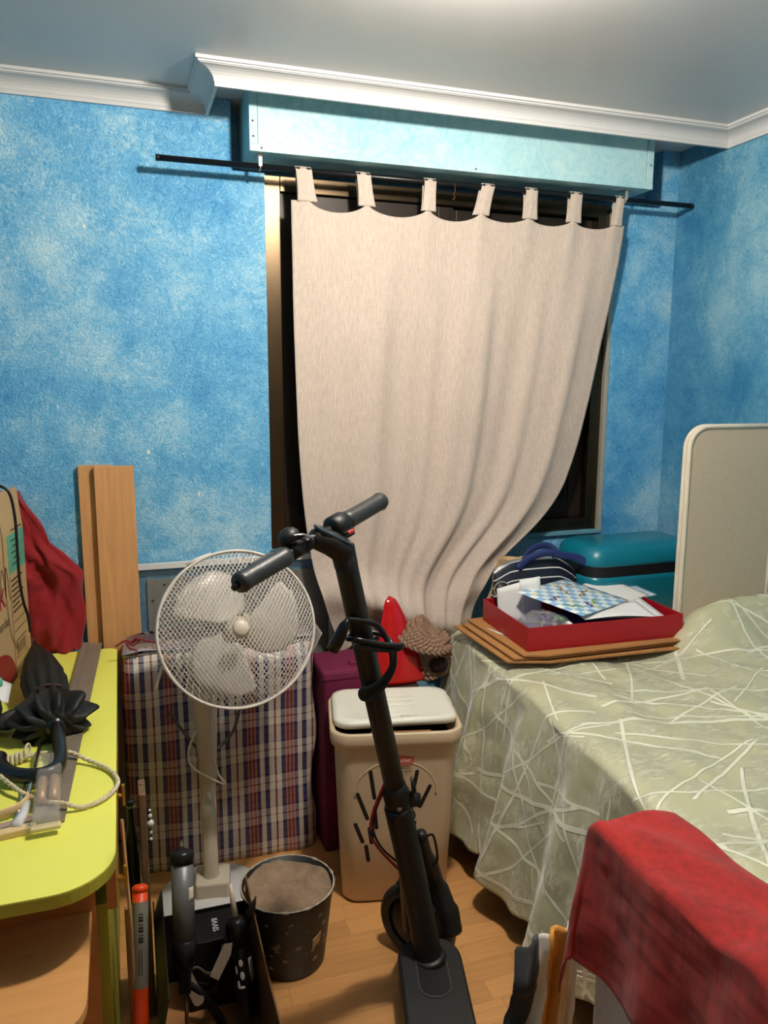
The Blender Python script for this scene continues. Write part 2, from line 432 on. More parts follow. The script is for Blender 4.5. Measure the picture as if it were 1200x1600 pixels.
# ================================================================ BED AND WHAT LIES ON IT
M_darkwood = wood('dark_bed_wood', '3a2415', .2, 1, .5)
bed = thing('bed', 'single bed with dark wooden base under the green bedspread', 'bed', (1.6, 1.3, 0))
build('base', MB().box((1.16, .1, .06), (2.14, 2.58, .32), .006), M_darkwood, bed, False)
build('mattress', MB().box((1.19, .1, .32), (2.14, 2.58, .675), .04, seg=3), mat('mattress_ticking', 'c9c2b0', .8), bed)
for (x, y) in ((1.19, .2), (1.19, 1.33), (1.19, 2.45), (2.08, .2), (2.08, 2.45)):
    cs = build('caster', MB().lathe([(.014, .03), (.014, .06)], 12, Matrix.Translation((x, y, 0))).box((x-.016, y-.018, .025), (x+.016, y+.018, .045), .003), M_black, bed)
    build('wheel', MB().lathe([(.012, -.012), (.024, -.01), (.025, 0), (.024, .01), (.012, .012)], 16, frame((x, y, .025), (1, 0, 0))), M_black, cs)

def satin():
    m, t, b = nt('green_satin_jacquard')
    tc = N(t, 'ShaderNodeUVMap'); 
    def sticks(scale, rot, seed, wd):
        """one straight strip of random direction per cell"""
        mp = N(t, 'ShaderNodeMapping'); mp.inputs['Scale'].default_value = (scale, scale, 1); mp.inputs['Rotation'].default_value = (0, 0, rot); mp.inputs['Location'].default_value = (seed, seed*.7, 0)
        L(t, tc, 0, mp, 0); v = N(t, 'ShaderNodeTexVoronoi', voronoi_dimensions='2D', i_Scale=1.); L(t, mp, 0, v, 'Vector')
        df = N(t, 'ShaderNodeVectorMath', operation='SUBTRACT'); L(t, mp, 0, df, 0); L(t, v, 'Position', df, 1)
        sp = N(t, 'ShaderNodeSeparateXYZ'); L(t, df, 0, sp, 0); sc = N(t, 'ShaderNodeSeparateColor'); L(t, v, 'Color', sc, 0)
        an = math_(t, 'MULTIPLY', sc.outputs[0], 6.283)
        off = math_(t, 'MULTIPLY', math_(t, 'SUBTRACT', sc.outputs[1], .5), .25)
        bow = math_(t, 'MULTIPLY', math_(t, 'SUBTRACT', sc.outputs[2], .5), .15)
        pr = math_(t, 'SUBTRACT', math_(t, 'MULTIPLY', sp.outputs[0], math_(t, 'COSINE', an)), math_(t, 'MULTIPLY', sp.outputs[1], math_(t, 'SINE', an)))
        al = math_(t, 'ADD', math_(t, 'MULTIPLY', sp.outputs[0], math_(t, 'SINE', an)), math_(t, 'MULTIPLY', sp.outputs[1], math_(t, 'COSINE', an)))
        d = math_(t, 'ABSOLUTE', math_(t, 'ADD', math_(t, 'ADD', pr, off), math_(t, 'MULTIPLY', bow, math_(t, 'MULTIPLY', al, al))))
        n = N(t, 'ShaderNodeMapRange', interpolation_type='SMOOTHSTEP'); w_ = wd*scale; n.inputs[1].default_value = w_; n.inputs[2].default_value = w_*.75; n.inputs[3].default_value = 0; n.inputs[4].default_value = 1
        t.links.new(d, n.inputs[0]); return n.outputs[0]
    ln = None
    for i, (s_, r_, q_, w_) in enumerate(((1.9, .3, 1.3, .0080), (2.2, 1.4, 4.1, .0062), (2.5, 2.2, 9.7, .0058), (2.1, 2.9, 13.1, .0050), (2.9, .9, 17.3, .0046), (2.6, 1.9, 23.9, .0060), (3.3, 2.6, 37.1, .0042), (2.4, .1, 41.7, .0046))):
        k = sticks(s_, r_, q_, w_); ln = k if ln is None else math_(t, 'MAXIMUM', ln, k)
    mp = N(t, 'ShaderNodeMapping'); mp.inputs['Scale'].default_value = (26, 70, 1); mp.inputs['Rotation'].default_value = (0, 0, .9); L(t, tc, 0, mp, 0)
    n1 = N(t, 'ShaderNodeTexNoise', i_Scale=1., i_Detail=6., i_Roughness=.7); L(t, mp, 0, n1, 'Vector')
    n2 = N(t, 'ShaderNodeTexNoise', i_Scale=9., i_Detail=3.); L(t, tc, 0, n2, 'Vector')
    patch = math_(t, 'MULTIPLY', ramp(t, n1.outputs[0], [(.45, (0, 0, 0, 1)), (.6, (1, 1, 1, 1))]), ramp(t, n2.outputs[0], [(.42, (0, 0, 0, 1)), (.62, (1, 1, 1, 1))]))
    base = mixc(t, math_(t, 'MULTIPLY', patch, .8), lin('bab996'), lin('e6e5c8'))
    t.links.new(mixc(t, ln, base, lin('eae9d0')), b.inputs['Base Color'])
    b.inputs['Roughness'].default_value = .36; b.inputs['Sheen Weight'].default_value = .5; b.inputs['Sheen Roughness'].default_value = .35; b.inputs['Specular IOR Level'].default_value = .9
    t.links.new(math_(t, 'ADD', math_(t, 'MULTIPLY', ln, .08), .20), b.inputs['Roughness'])
    bump(t, b, math_(t, 'ADD', ln, math_(t, 'MULTIPLY', patch, .25)), 1., .006)
    return m
M_satin = satin()
BT = .71
def bump_to_mattress(x, y): return .155*sm(1.62, 1.95, x)*math.exp(-((y-2.09)/.10)**2)+.03*sm(1.5, 1.9, x)*math.exp(-((y-1.85)/.2)**2)
def bed_edge(y): return pw([(0, 1.045), (1.2, 1.045), (1.4, 1.06), (1.9, 1.10), (2.3, 1.12), (2.6, 1.14)], y)
def hemx(y): return pw([(0, 1.035), (1.25, 1.03), (1.45, .985), (1.7, .985), (1.95, .995), (2.35, 1.01), (2.5, 1.06), (2.65, 1.07)], y)
def spread(u, v):
    y = lerp(.06, 2.63, v); s = u*1.95          # s: arc length from hem, drop ~.62
    ex = bed_edge(y); drop = .60
    if s < drop:
        k = s/drop; hz = .10+.03*math.sin(y*7)*.5; z = lerp(hz, BT-.03, k)
        x = lerp(hemx(y), ex-.012, k**.8)
        f = (1-k)**.8
        x += f*(.030*math.sin(y*19+1.2*k+.7*math.sin(y*3))+.016*math.sin(y*41+2*k))+.008*fbm(y*5, k*4)
        x -= .02*math.sin(k*PI)*(1 if y > 2.2 else .3)
        yy = y+.02*f*math.sin(y*23)
    else:
        d = s-drop; r = .07
        if d < r*1.5:
            a = d/(r*1.5)*PI/2; x = ex-.012+r*(1-math.cos(a))*.9; z = BT-.03+.03*math.sin(a)*1.0
        else: x = ex-.012+r*.9+(d-r*1.5); z = BT
        x = min(x, 2.14); yy = y
        k2 = sm(0, .25, d)
        z += k2*(.012*fbm(x*4, y*4, 2)+.0065*math.sin((x*.9+y*.6)*24+4*fbm(x*2.3, y*2.3))*max(0, fbm(x*2+5, y*2)+.45)+.0055*fbm(x*13, y*10, 5)) + bump_to_mattress(x, y)
        z += .004*math.sin(y*14)*(1-k2)
        # far end drops to the bed foot
    e = sm(2.5, 2.63, y)
    if e > 0: z -= .05*e*e
    return (x, yy, z)
bs = build('bedspread', MB().surf(spread, 200, 260), M_satin, None, origin=(1.6, 1.3, .1), solid=.002)
for l in bs.data.uv_layers[0].data: l.uv = (l.uv[0]*1.95, l.uv[1]*2.57)
tag(bs, 'pale green satin bedspread with embossed criss-cross lines', 'bedspread')

# mattress standing on edge in the corner
M_tick = weave('beige_upholstery', 'c0b29a', .06, .9, 500, 500, .12)
M_pipe = mat('cream_piping', 'd5cbb8', .7)
bm_ = thing('padded_headboard', 'beige padded headboard with cream piping standing upright on the bed', 'headboard', (2.0, 2.13, .76))
mw = rrect(.74, .72, .07, 8, 2.15, 1.10)
Mm = Matrix(((1, 0, 0, 0), (0, 0, 1, 0), (0, 1, 0, 0), (0, 0, 0, 1)))
poly = [(min(x, 2.15), z) for x, z in mw]
pl2 = []
for q in poly:
    if not pl2 or (abs(q[0]-pl2[-1][0])+abs(q[1]-pl2[-1][1])) > 1e-5: pl2.append(q)
build('body', MB().prism(pl2, 2.125, 2.150, Mm, .006), M_tick, bm_, False)
build('piping', MB().tube([(x, 2.128, z) for x, z in pl2], .0085, 8, closed=True), M_pipe, bm_)
build('piping', MB().tube([(x, 2.147, z) for x, z in pl2], .0085, 8, closed=True), M_pipe, bm_)

# suitcase
M_teal = mat('teal_shell_plastic', '0b7186', .36, var=.05, coat=.2)
sc = thing('suitcase', 'teal hard-shell suitcase lying behind the striped tote bag', 'suitcase', (1.88, 2.53, .72))
def shell(z0, z1, dome):
    c = (1.875, 2.565); mb = MB(); rings = []
    for k in range(9):
        t = k/8; z = lerp(z0, z1, t); inset = dome*(1-math.sqrt(max(0, 1-t*t)))if dome else 0
        rings.append([(x, y, z) for x, y in rrect(.51-2*inset, .29-2*inset, max(.02, .07-inset*.6), 6, *c)])
    n = len(rings[0]); vs = [p for r in rings for p in r]
    fs = [(i*n+j, i*n+(j+1) % n, (i+1)*n+(j+1) % n, (i+1)*n+j) for i in range(8) for j in range(n)]+[tuple(range(n))[::-1], tuple(range(8*n, 9*n))]
    return mb.add(vs, fs)
build('lower_shell', shell(.885, .725, .03), M_teal, sc)
build('upper_shell', shell(.925, 1.0, .05), M_teal, sc)
build('zip_band', MB().prism(rrect(.505, .285, .068, 6, 1.875, 2.565), .884, .926), mat('black_zip_tape', '0c0d10', .6), sc, False)
for x in (1.72, 1.87, 2.02):
    pass
0 and build('handle', MB().tube(spline([(1.82, 2.423, .905), (1.83, 2.41, .9), (1.87, 2.405, .897), (1.91, 2.41, .9), (1.92, 2.423, .905)], 4), .007, 8), M_black, sc)

# brown paper bag behind the tote
M_kraft = mat('crumpled_kraft_paper', 'a98a66', .8, var=.2, vs_=14, bmp=(30, .5, .01))
def paperbag(u, v):
    a = 2*PI*u; z = lerp(.70, .955+.03*nz(u*6, 3), v)
    rx = .13*(1-.25*v); ry = .04
    k = 1+.12*fbm(math.cos(a)*2, math.sin(a)*2+3, z*14)
    return (1.385+.03*v+rx*math.cos(a)*k, 2.572+.8*ry*math.sin(a)*k, z)
pb = build('paper_bag', MB().surf(paperbag, 40, 20, cu=True, capv=True), M_kraft, None, origin=(1.38, 2.61, .70))
tag(pb, 'crumpled brown paper bag behind the striped tote', 'paper bag')

# striped tote bag
def tote_mat():
    m, t, b = nt('navy_tote_with_white_stripes'); uv = N(t, 'ShaderNodeUVMap'); sp = N(t, 'ShaderNodeSeparateXYZ'); L(t, uv, 0, sp, 0)
    f = math_(t, 'FRACT', math_(t, 'MULTIPLY', sp.outputs[1], 7.5))
    t.links.new(ramp(t, f, [(0, lin('141b2c')), (.45, lin('e9e9e4')), (.575, lin('141b2c'))], 'CONSTANT'), b.inputs['Base Color']); b.inputs['Roughness'].default_value = .5
    return m
def totef(u, v):
    a = 2*PI*u; top = .925+.03*math.sin((math.cos(a)+1)*1.6)-.035*max(0, math.cos(a)-.3)*1.3-.03*max(0, -math.cos(a)-.5)
    z = lerp(.705, top, v); k = 1+.05*fbm(math.cos(a)*2.5, z*9, math.sin(a)*2)
    rx = .19*(1-.10*v); ry = .045*(1-.65*v*v)*(1-.35*max(0, math.cos(a)))
    c, s = math.cos(a), math.sin(a); c = math.copysign(abs(c)**.55, c); s = math.copysign(abs(s)**.55, s)
    return (1.445+rx*c*k, 2.495+ry*s*k+.03*v, z)
tt = thing('tote_bag', 'navy tote bag with thin white stripes behind the red tray', 'bag', (1.455, 2.51, .705))
build('bag_body', MB().surf(totef, 64, 24, cu=True, capv=True), tote_mat(), tt)
M_navy = mat('navy_strap', '16275c', .7)
build('handle', MB().tube(spline([(1.36, 2.50, .925), (1.40, 2.49, .965), (1.47, 2.48, .985), (1.53, 2.475, .97), (1.60, 2.475, .955), (1.665, 2.46, .905)], 6), .0115, 8, sx=1.2, sy=.4), M_navy, tt)
build('handle', MB().tube(spline([(1.40, 2.53, .95), (1.44, 2.535, .99), (1.49, 2.53, 1.0), (1.515, 2.51, .985), (1.50, 2.48, .97)], 6), .0115, 8, sx=1.2, sy=.4), M_navy, tt)
M_wink = mat('white_print', 'e8e8e6', .5); M_bink = mat('black_print', '151515', .5)
fb = frame((1.262, 2.432, .872), (-.25, -1, .25), (1, -.25, 0))
bd = build('badge', MB().lathe([(.030, 0), (.030, .002), (0, .0025)], 28, fb), M_bink, tt)
build('badge_ring', MB().tube([fb @ Vector((.0285*math.cos(a*PI/16), .0285*math.sin(a*PI/16), .003)) for a in range(32)], .0009, 5, closed=True), M_wink, bd)
text('badge_word', 'aims', .021, fb @ Matrix.Translation((0, 0, .0035)), M_wink, bd)

# cardboard sheets under the tray
M_card = mat('corrugated_cardboard', 'a1713f', .8, var=.08)
for k, (pts, z0, lab) in enumerate((
    ([(1.105, 2.49), (1.115, 2.10), (1.25, 2.055), (1.79, 2.035), (1.83, 2.42), (1.2, 2.50)], .731, 'lowest flattened cardboard sheet on the corner of the bed'),
    ([(1.130, 2.475), (1.135, 2.095), (1.25, 2.068), (1.77, 2.06), (1.80, 2.43), (1.3, 2.5)], .741, 'middle flattened cardboard sheet in the pile under the tray'),
    ([(1.155, 2.49), (1.165, 2.085), (1.24, 2.062), (1.845, 2.055), (1.83, 2.44), (1.3, 2.5)], .751, 'top flattened cardboard sheet directly under the red tray'))):
    o = build('cardboard_sheet', MB().prism(pts, z0, z0+.0055), M_card, None, False); 
    tag(o, lab, 'cardboard', 'cardboard sheets on the bed')
ps = build('paper_scrap', MB().prism([(1.172, 2.37), (1.19, 2.27), (1.20, 2.23), (1.185, 2.30), (1.21, 2.27), (1.18, 2.36)], .7574, .7580), M_white, None, False)
tag(ps, 'small white paper scrap on the cardboard beside the tray', 'paper')

# red tray (box base)
M_redcard = mat('red_glossy_card', 'a3121f', .35, var=.04); M_blueln = mat('blue_lining', '26307a', .5)
tw, tdp, tz, tH = .575, .355, .7576, .078
Tm = Matrix.Translation((1.485, 2.275, tz)) @ Matrix.Rotation(R(-2.2), 4, 'Z')
tr = thing('red_tray', 'shallow red cardboard game box full of papers on the bed', 'box', (1.485, 2.275, tz))
build('bottom', MB().box((-tw/2, -tdp/2, 0), (tw/2, tdp/2, .003), M=Tm), M_redcard, tr, False)
for lo, hi in (((-tw/2, -tdp/2, .003), (tw/2, -tdp/2+.003, tH)), ((-tw/2, tdp/2-.003, .003), (tw/2, tdp/2, tH)), ((-tw/2, -tdp/2+.003, .003), (-tw/2+.003, tdp/2-.003, tH)), ((tw/2-.003, -tdp/2+.003, .003), (tw/2, tdp/2-.003, tH))):
    build('side', MB().box(lo, hi, .0008, M=Tm), M_redcard, tr, False)
build('lining', MB().box((-tw/2+.003, -tdp/2+.003, .003), (tw/2-.003, tdp/2-.003, .005), M=Tm), M_blueln, tr, False)
# papers
def sheet(name, c, w_, h_, rz, tilt, lab, m, wave=.006, cat='paper', sd=0.):
    Mx = Matrix.Translation(c) @ Matrix.Rotation(R(rz), 4, 'Z') @ Matrix.Rotation(R(tilt[0]), 4, 'X') @ Matrix.Rotation(R(tilt[1]), 4, 'Y')
    def f(u, v): return Mx @ Vector(((u-.5)*w_, (v-.5)*h_, wave*math.sin(u*4+sd)*math.cos(v*3+sd)))
    o = build(name, MB().surf(f, 16, 12), m, None, origin=c, solid=.0006); 
    if lab: tag(o, lab, cat)
    return o
M_paper = mat('white_paper', 'e6e6e4', .6, var=.02)
sheet('game_papers', (1.60, 2.25, .833), .29, .25, -8, (4, 2), 'stack of plain white sheets hanging over the tray edge', M_paper, .004)
sheet('leaflet', (1.64, 2.36, .846), .28, .2, 24, (7, -2), 'white sheet under the board game, corner pointing at the suitcase', M_paper, .004, sd=1)
sheet('leaflet', (1.70, 2.385, .836), .26, .17, 10, (6, -3), 'printed sheet with blue drawing peeking out at the far corner', mat('blue_print_sheet', 'bcd3e2', .6, var=.3, vs_=20), .003, sd=2)
sheet('rules_sheet', (1.55, 2.185, .839), .27, .14, -5, (3, 1), 'white rules sheet lying just below the board game', M_paper, .006, sd=3)
def board_mat():
    m, t, b = nt('snakes_and_ladders_print'); uv = N(t, 'ShaderNodeUVMap')
    ck = N(t, 'ShaderNodeTexChecker', i_Scale=10.); ck.inputs[1].default_value = lin('eef0ee'); ck.inputs[2].default_value = lin('6fa9d2'); L(t, uv, 0, ck, 'Vector')
    n = N(t, 'ShaderNodeTexNoise', i_Scale=60., i_Detail=3.); L(t, uv, 0, n, 'Vector')
    t.links.new(mixc(t, math_(t, 'MULTIPLY', n.outputs[0], .35), ck.outputs[0], lin('cfe2ee')), b.inputs['Base Color']); b.inputs['Roughness'].default_value = .35
    return m
bc = Vector((1.475, 2.305, .864)); Mb = Matrix.Translation(bc) @ Matrix.Rotation(R(28), 4, 'Z') @ Matrix.Rotation(R(7), 4, 'X') @ Matrix.Rotation(R(2.5), 4, 'Y')
gb = thing('board_game_sheet', 'blue and white snakes and ladders game board on the tray', 'game board', bc)
build('board', MB().surf(lambda u, v: Mb @ Vector(((u-.5)*.33, (v-.5)*.26, 0)), 10, 10), board_mat(), gb, solid=.0016)
rnd = random.Random(5)
M_sn = [mat('snake_purple', '5e2d6b', .5), mat('snake_brown', '9a6a2a', .5), mat('snake_green', '5d9a3c', .5)]; M_lad = mat('ladder_yellow', 'd8c94a', .5)
for k, (x, y, a, ln, mm) in enumerate(((-.09, .02, 10, .07, 0), (.02, .05, 60, .09, 1), (.07, .0, 20, .12, 1), (-.03, -.08, 70, .05, 0), (.1, .08, 130, .07, 1), (-.1, -.06, 140, .08, 2), (.02, -.07, 30, .06, 2))):
    pts = []
    for i in range(14):
        t = i/13-.5; p = Vector((t*ln, .008*math.sin(t*14), 0)); p.rotate(Matrix.Rotation(R(a), 3, 'Z')); pts.append(Mb @ Vector((x+p.x, y+p.y, .0012)))
    build('snake', MB().tube(pts, [.0045*(.4+.6*math.sin(PI*(i+1)/15)) for i in range(14)], 6, sx=.15, up=Mb.to_3x3() @ Vector((0, 0, 1))), M_sn[mm], gb)
for k, (x, y, a, ln) in enumerate(((-.06, -.03, 80, .05), (.12, -.02, 110, .07), (-.02, -.1, 60, .06), (.05, .1, 75, .05), (-.12, .08, 40, .04))):
    ldb = MB(); Ma = Mb @ Matrix.Translation((x, y, .0009)) @ Matrix.Rotation(R(a), 4, 'Z')
    for s in (-1, 1): ldb.box((-ln/2, s*.006-.0012, 0), (ln/2, s*.006+.0012, .0004), M=Ma)
    for i in range(5): ldb.box((-ln/2+ln*(i+.5)/5-.0008, -.006, 0), (-ln/2+ln*(i+.5)/5+.0008, .006, .0004), M=Ma)
    build('ladder', ldb, M_lad, gb, False)
# standing folded paper and plastic bag with pieces
fp = thing('folded_paper', 'folded white paper standing up at the left end of the tray', 'paper', (1.262, 2.36, .766))
def fold1(u, v): return (1.235+.075*u, 2.40-.04*u+.02*v, .766+(.115+.03*u)*v)
def fold2(u, v): return (1.31+.075*u+.012*v-.02*v, 2.36-.01*u+.02*v, .766+(.15+.012*u)*v)
build('left_leaf', MB().surf(fold1, 6, 6), M_paper, fp, solid=.0005)
build('right_leaf', MB().surf(fold2, 6, 6), M_paper, fp, solid=.0005)
M_film = mat('clear_plastic_film', 'd9d9da', .18, var=.05, bmp=(25, .8, .01), alpha=.17)
def film(u, v):
    a = 2*PI*u; ph = PI*v; k = 1+.22*fbm(math.cos(a)*3, math.sin(a)*3, v*4)
    return (1.315+.085*math.cos(a)*math.sin(ph)*k, 2.22+.095*math.sin(a)*math.sin(ph)*k, .79+.042*-math.cos(ph)*k+.012)
pbag = build('plastic_bag', MB().surf(film, 36, 18, cu=True), M_film, None, origin=(1.315, 2.22, .765))
tag(pbag, 'crinkled clear plastic bag holding coloured game pieces in the tray', 'plastic bag')
pc = [mat('purple_counter', '4a3070', .3), mat('green_counter', '1f6a3a', .3), mat('grey_counter', '77757c', .3)]
for k in range(16):
    a = rnd.random()*6.28; r_ = .055*math.sqrt(rnd.random()); p = (1.325+r_*math.cos(a), 2.19+r_*math.sin(a), .796+.024*rnd.random()); q = .011+.005*rnd.random()
    o = build('game_counter', MB().lathe([(q*.7, 0), (q, .002), (q, .007), (q*.6, .012), (q*.3, .016), (0, .018)], 12, frame(p, (rnd.uniform(-1, 1), rnd.uniform(-1, 1), 1))), pc[k % 3], None)
    tag(o, ('purple', 'dark green', 'grey')[k % 3]+' plastic counter inside the clear bag in the tray', 'game piece', 'game pieces in the plastic bag')
Md = Matrix.Translation((1.355, 2.135, .824)) @ Matrix.Rotation(R(25), 4, 'Z') @ Matrix.Rotation(R(20), 4, 'X')
die = thing('die', 'white die with black pips at the front edge of the tray', 'die', (1.355, 2.135, .824))
build('cube', MB().box((-.008, -.008, -.008), (.008, .008, .008), .002, M=Md), M_paper, die, False)
for x, z in ((-.004, -.004), (.004, .004), (-.004, .004), (.004, -.004)): build('pip', MB().lathe([(.0016, 0), (0, .0004)], 8, Md @ frame((x, -.0081, z), (0, -1, 0))), M_bink, die)

# ================================================================ HAMPER AND CLOTHS IN THE FOREGROUND
M_hamp = weave('off_white_cotton', 'cdbcae', .06, .9, 300, 300, .15)
hp = thing('laundry_hamper', 'white fabric laundry hamper standing beside the bed', 'hamper', (.95, 1.02, 0))
def ham(u, v):
    a = 2*PI*u; c, s = math.cos(a), math.sin(a); c = math.copysign(abs(c)**.28, c); s = math.copysign(abs(s)**.28, s)
    k = 1+.012*math.sin(a*9+v*3)*(1-v)
    return (.945+.072*c*k, .93+.315*s*k, .702*v)
build('body', MB().surf(ham, 72, 24, cu=True, capv=True), M_hamp, hp)
build('rim', MB().tube([ham(i/72, 1.) for i in range(72)], .006, 6, closed=True), M_hamp, hp)
M_redcloth = weave('red_crinkled_cotton', '9c1c17', .2, .9, 60, 60, .8)
# draped red cloth: path across the hamper (s) and along it (t)
def redc(u, v):
    y = lerp(1.285, .60, v)
    drop = .295-.10*sm(.02, .12, v)*0
    s = u*(drop+.19)
    if s < drop:
        k = s/drop; z = lerp(.725-drop, .722, k)
        x = .862-(1-k)*(.025*(1-sm(0, .3, v))+.008)-.012*(1-k)*math.sin(v*19+1)
        x += .006*fbm(y*8, z*8)
        yy = y+.012*(1-k)*(1-v)
    else:
        d = s-drop; x = .866+min(d, .19); z = .722+.008*math.sin(d*20)+.004*fbm(x*9, y*6); yy = y
        if d < .02: z = .722+.006*math.sin(d/.02*PI/2)
    # lifted ridge near the camera, peak at the far corner
    z += .016*math.exp(-((y-.83)/.035)**2)*sm(.75, .9, x)
    if y < .80: z -= .35*(.80-y)*sm(.8, .88, x)
    if y > 1.235:
        e = (y-1.235)/.05; z -= .10*e*e; yy = 1.235+.05*(1-math.exp(-e))*.9
    z += .004*math.sin((x*3+y*2)*14)
    return (x, yy, z)
rc = build('red_cloth', MB().surf(redc, 70, 90), M_redcloth, None, origin=(.9, 1.0, .72), solid=.004)
tag(rc, 'crinkled red cloth draped over the laundry hamper', 'cloth')
# striped garment stuffed beside the hamper
def garment_mat():
    m, t, b = nt('striped_garment'); uv = N(t, 'ShaderNodeUVMap'); sp = N(t, 'ShaderNodeSeparateXYZ'); L(t, uv, 0, sp, 0)
    t.links.new(ramp(t, sp.outputs[0], [(0, lin('2a2a2c')), (.28, lin('4b5253')), (.36, lin('d9d2c4')), (.47, lin('d99a45')), (.66, lin('c98434')), (.74, lin('d9b27e')), (.80, lin('ddd3c8'))], 'CONSTANT'), b.inputs['Base Color']); b.inputs['Roughness'].default_value = .85
    return m
def garm(u, v):
    z = lerp(.004, .47-.06*(1-u)**2, v); wv = .014*math.sin(u*21+1)*(1-.5*v)
    x = lerp(.735, .868, u)-.02*math.sin(v*5+.5)*(1-u)-.012*(1-v)
    y = 1.325-.05*u+wv+.012*fbm(u*5, v*5)
    bulge = math.exp(-((v-.86)/.12)**2)*math.exp(-((u-.1)/.25)**2)
    return (x-.035*bulge, y-.05*bulge, z)
g_ = build('striped_garment', MB().surf(garm, 60, 50), garment_mat(), None, origin=(.82, 1.32, .02), solid=.008)
tag(g_, 'orange, white and black striped garment hanging at the hamper corner', 'garment')

# ================================================================ BIN
M_bin = mat('beige_bin_plastic', 'cdb697', .42, var=.03); M_lid = mat('off_white_lid_plastic', 'e3e0d2', .35, var=.03); M_hole = mat('painted_hole_shade', '1d0f0c', .8)
bc_ = Vector((.77, 2.20, 0)); ba = R(-13); Bm = Matrix.Translation(bc_) @ Matrix.Rotation(ba, 4, 'Z')
bn = thing('waste_bin', 'tall beige plastic waste bin with off-white swing lid', 'bin', bc_)
BH = .545
def binring(z, gx, gy, r): return [Bm @ Vector((x, y, z)) for x, y in rrect(gx, gy, r, 7)]
def loft(rings, cap0=True, cap1=True):
    mb = MB(); n = len(rings[0]); vs = [p for r in rings for p in r]; k = len(rings)
    fs = [(i*n+j, i*n+(j+1) % n, (i+1)*n+(j+1) % n, (i+1)*n+j) for i in range(k-1) for j in range(n)]
    if cap0: fs.append(tuple(range(n))[::-1])
    if cap1: fs.append(tuple(range((k-1)*n, k*n)))
    return mb.add(vs, fs)
prof_b = [(0, .31, .225, .045), (.012, .33, .245, .05), (.25, .35, .265, .05), (.47, .368, .285, .05), (.53, .372, .29, .05)]
rings = [binring(*p) for p in prof_b]
rings += [binring(.531, .395, .315, .055), binring(.545, .402, .322, .058), binring(.572, .402, .322, .058), binring(.576, .396, .316, .055), binring(.574, .372, .29, .048), binring(.50, .362, .28, .045)]
# scoop the rim down at the front
for ring in rings[5:]:
    for p in ring:
        q = Bm.inverted() @ p
        if q.y < -.12 and q.z > .53: p.z -= .022*math.exp(-(q.x/.10)**4)*sm(.53, .57, q.z)
body = build('body', loft(rings, True, True), M_bin, bn)
for p in body.data.polygons: pass
build('bin_shade_sheet', loft([binring(.501, .36, .278, .045), binring(.502, .358, .276, .045)]), M_hole, bn, label='dark sheet for the shade inside the bin under the lid')  # dark sheet paints the shade inside the bin
# lid with ribs
def lidring(z, gx, gy, r, dy=0): 
    out = []
    for x, y in rrect(gx, gy, r, 7, 0, dy):
        y += .016*sm(-.08, -.12, y)*sm(.06, .085, x)
        out.append(Bm @ Vector((x, y, z+.02*sm(-.1, -.16, y)*0+(.004 if y < 0 else .0)*sm(0, -.14, y))))
    return out
lid = build('lid', loft([lidring(.572, .374, .272, .05, .018), lidring(.583, .382, .280, .055, .018), lidring(.592, .376, .274, .053, .018), lidring(.596, .345, .242, .045, .018), lidring(.592, .31, .21, .04, .018)]), M_lid, bn)
for k in range(5): build('rib', MB().tube([Bm @ Vector((x, .075-k*.036, (.5935))) for x in (-.07+.01*k*0, -.03, 0, .03, .07)], [.001, .0035, .004, .0035, .001], 6), M_lid, lid)
for k in range(9):
    a = R(200+k*17.5); build('rib', MB().tube([Bm @ Vector((.02*math.cos(a), -.07+.02*math.sin(a), .5965)), Bm @ Vector((.055*math.cos(a)*1.3, -.065+.055*math.sin(a)*.8, .5965))], .0012, 5), M_lid, lid)
wrap = build('cardboard_inside', MB().box((-.08, -.14, .50), (.10, -.135, .573), M=Bm), M_card, bn, False, label='edge of cardboard sticking up inside the bin')
# slots as surface capsules coloured dark for their shade, and arch on the front face
def onfront(x, z, out=0.):
    hd = pw([(p[0], p[2]/2) for p in prof_b], z); return Bm @ Vector((x, -hd-out, z))
def slot(x, z, ln, ang, wd=.0062):
    pts = []
    mb = MB(); n = Bm.to_3x3() @ Vector((0, -1, 0))
    P0 = onfront(x-ln/2*math.sin(ang), z+ln/2*math.cos(ang), .0002); P1 = onfront(x+ln/2*math.sin(ang), z-ln/2*math.cos(ang), .0002)
    mb.tube([P0.lerp(P1, q) for q in (0, .02, .06, .5, .94, .98, 1)], [.15*wd, .7*wd, wd, wd, wd, .7*wd, .15*wd], 10, up=n, sx=.15, sy=1.)
    build('slot', mb, M_hole, bn)
slot(-.075, .405, .10, R(8)); slot(.055, .415, .07, R(-10)); slot(.085, .36, .085, R(-24)); slot(-.105, .335, .10, R(20)); slot(-.065, .295, .08, R(5))
slot(-.115, .245, .075, R(20)); slot(-.08, .235, .06, R(8)); slot(-.09, .175, .06, R(8)); slot(.05, .24, .08, R(-8)); slot(.01, .33, .09, R(-3))
build('arch', MB().tube([onfront(-.005+.125*math.cos(R(a)), .38+.10*math.sin(R(a)), -.0045) for a in range(-10, 191, 8)], .006, 8), M_bin, bn)
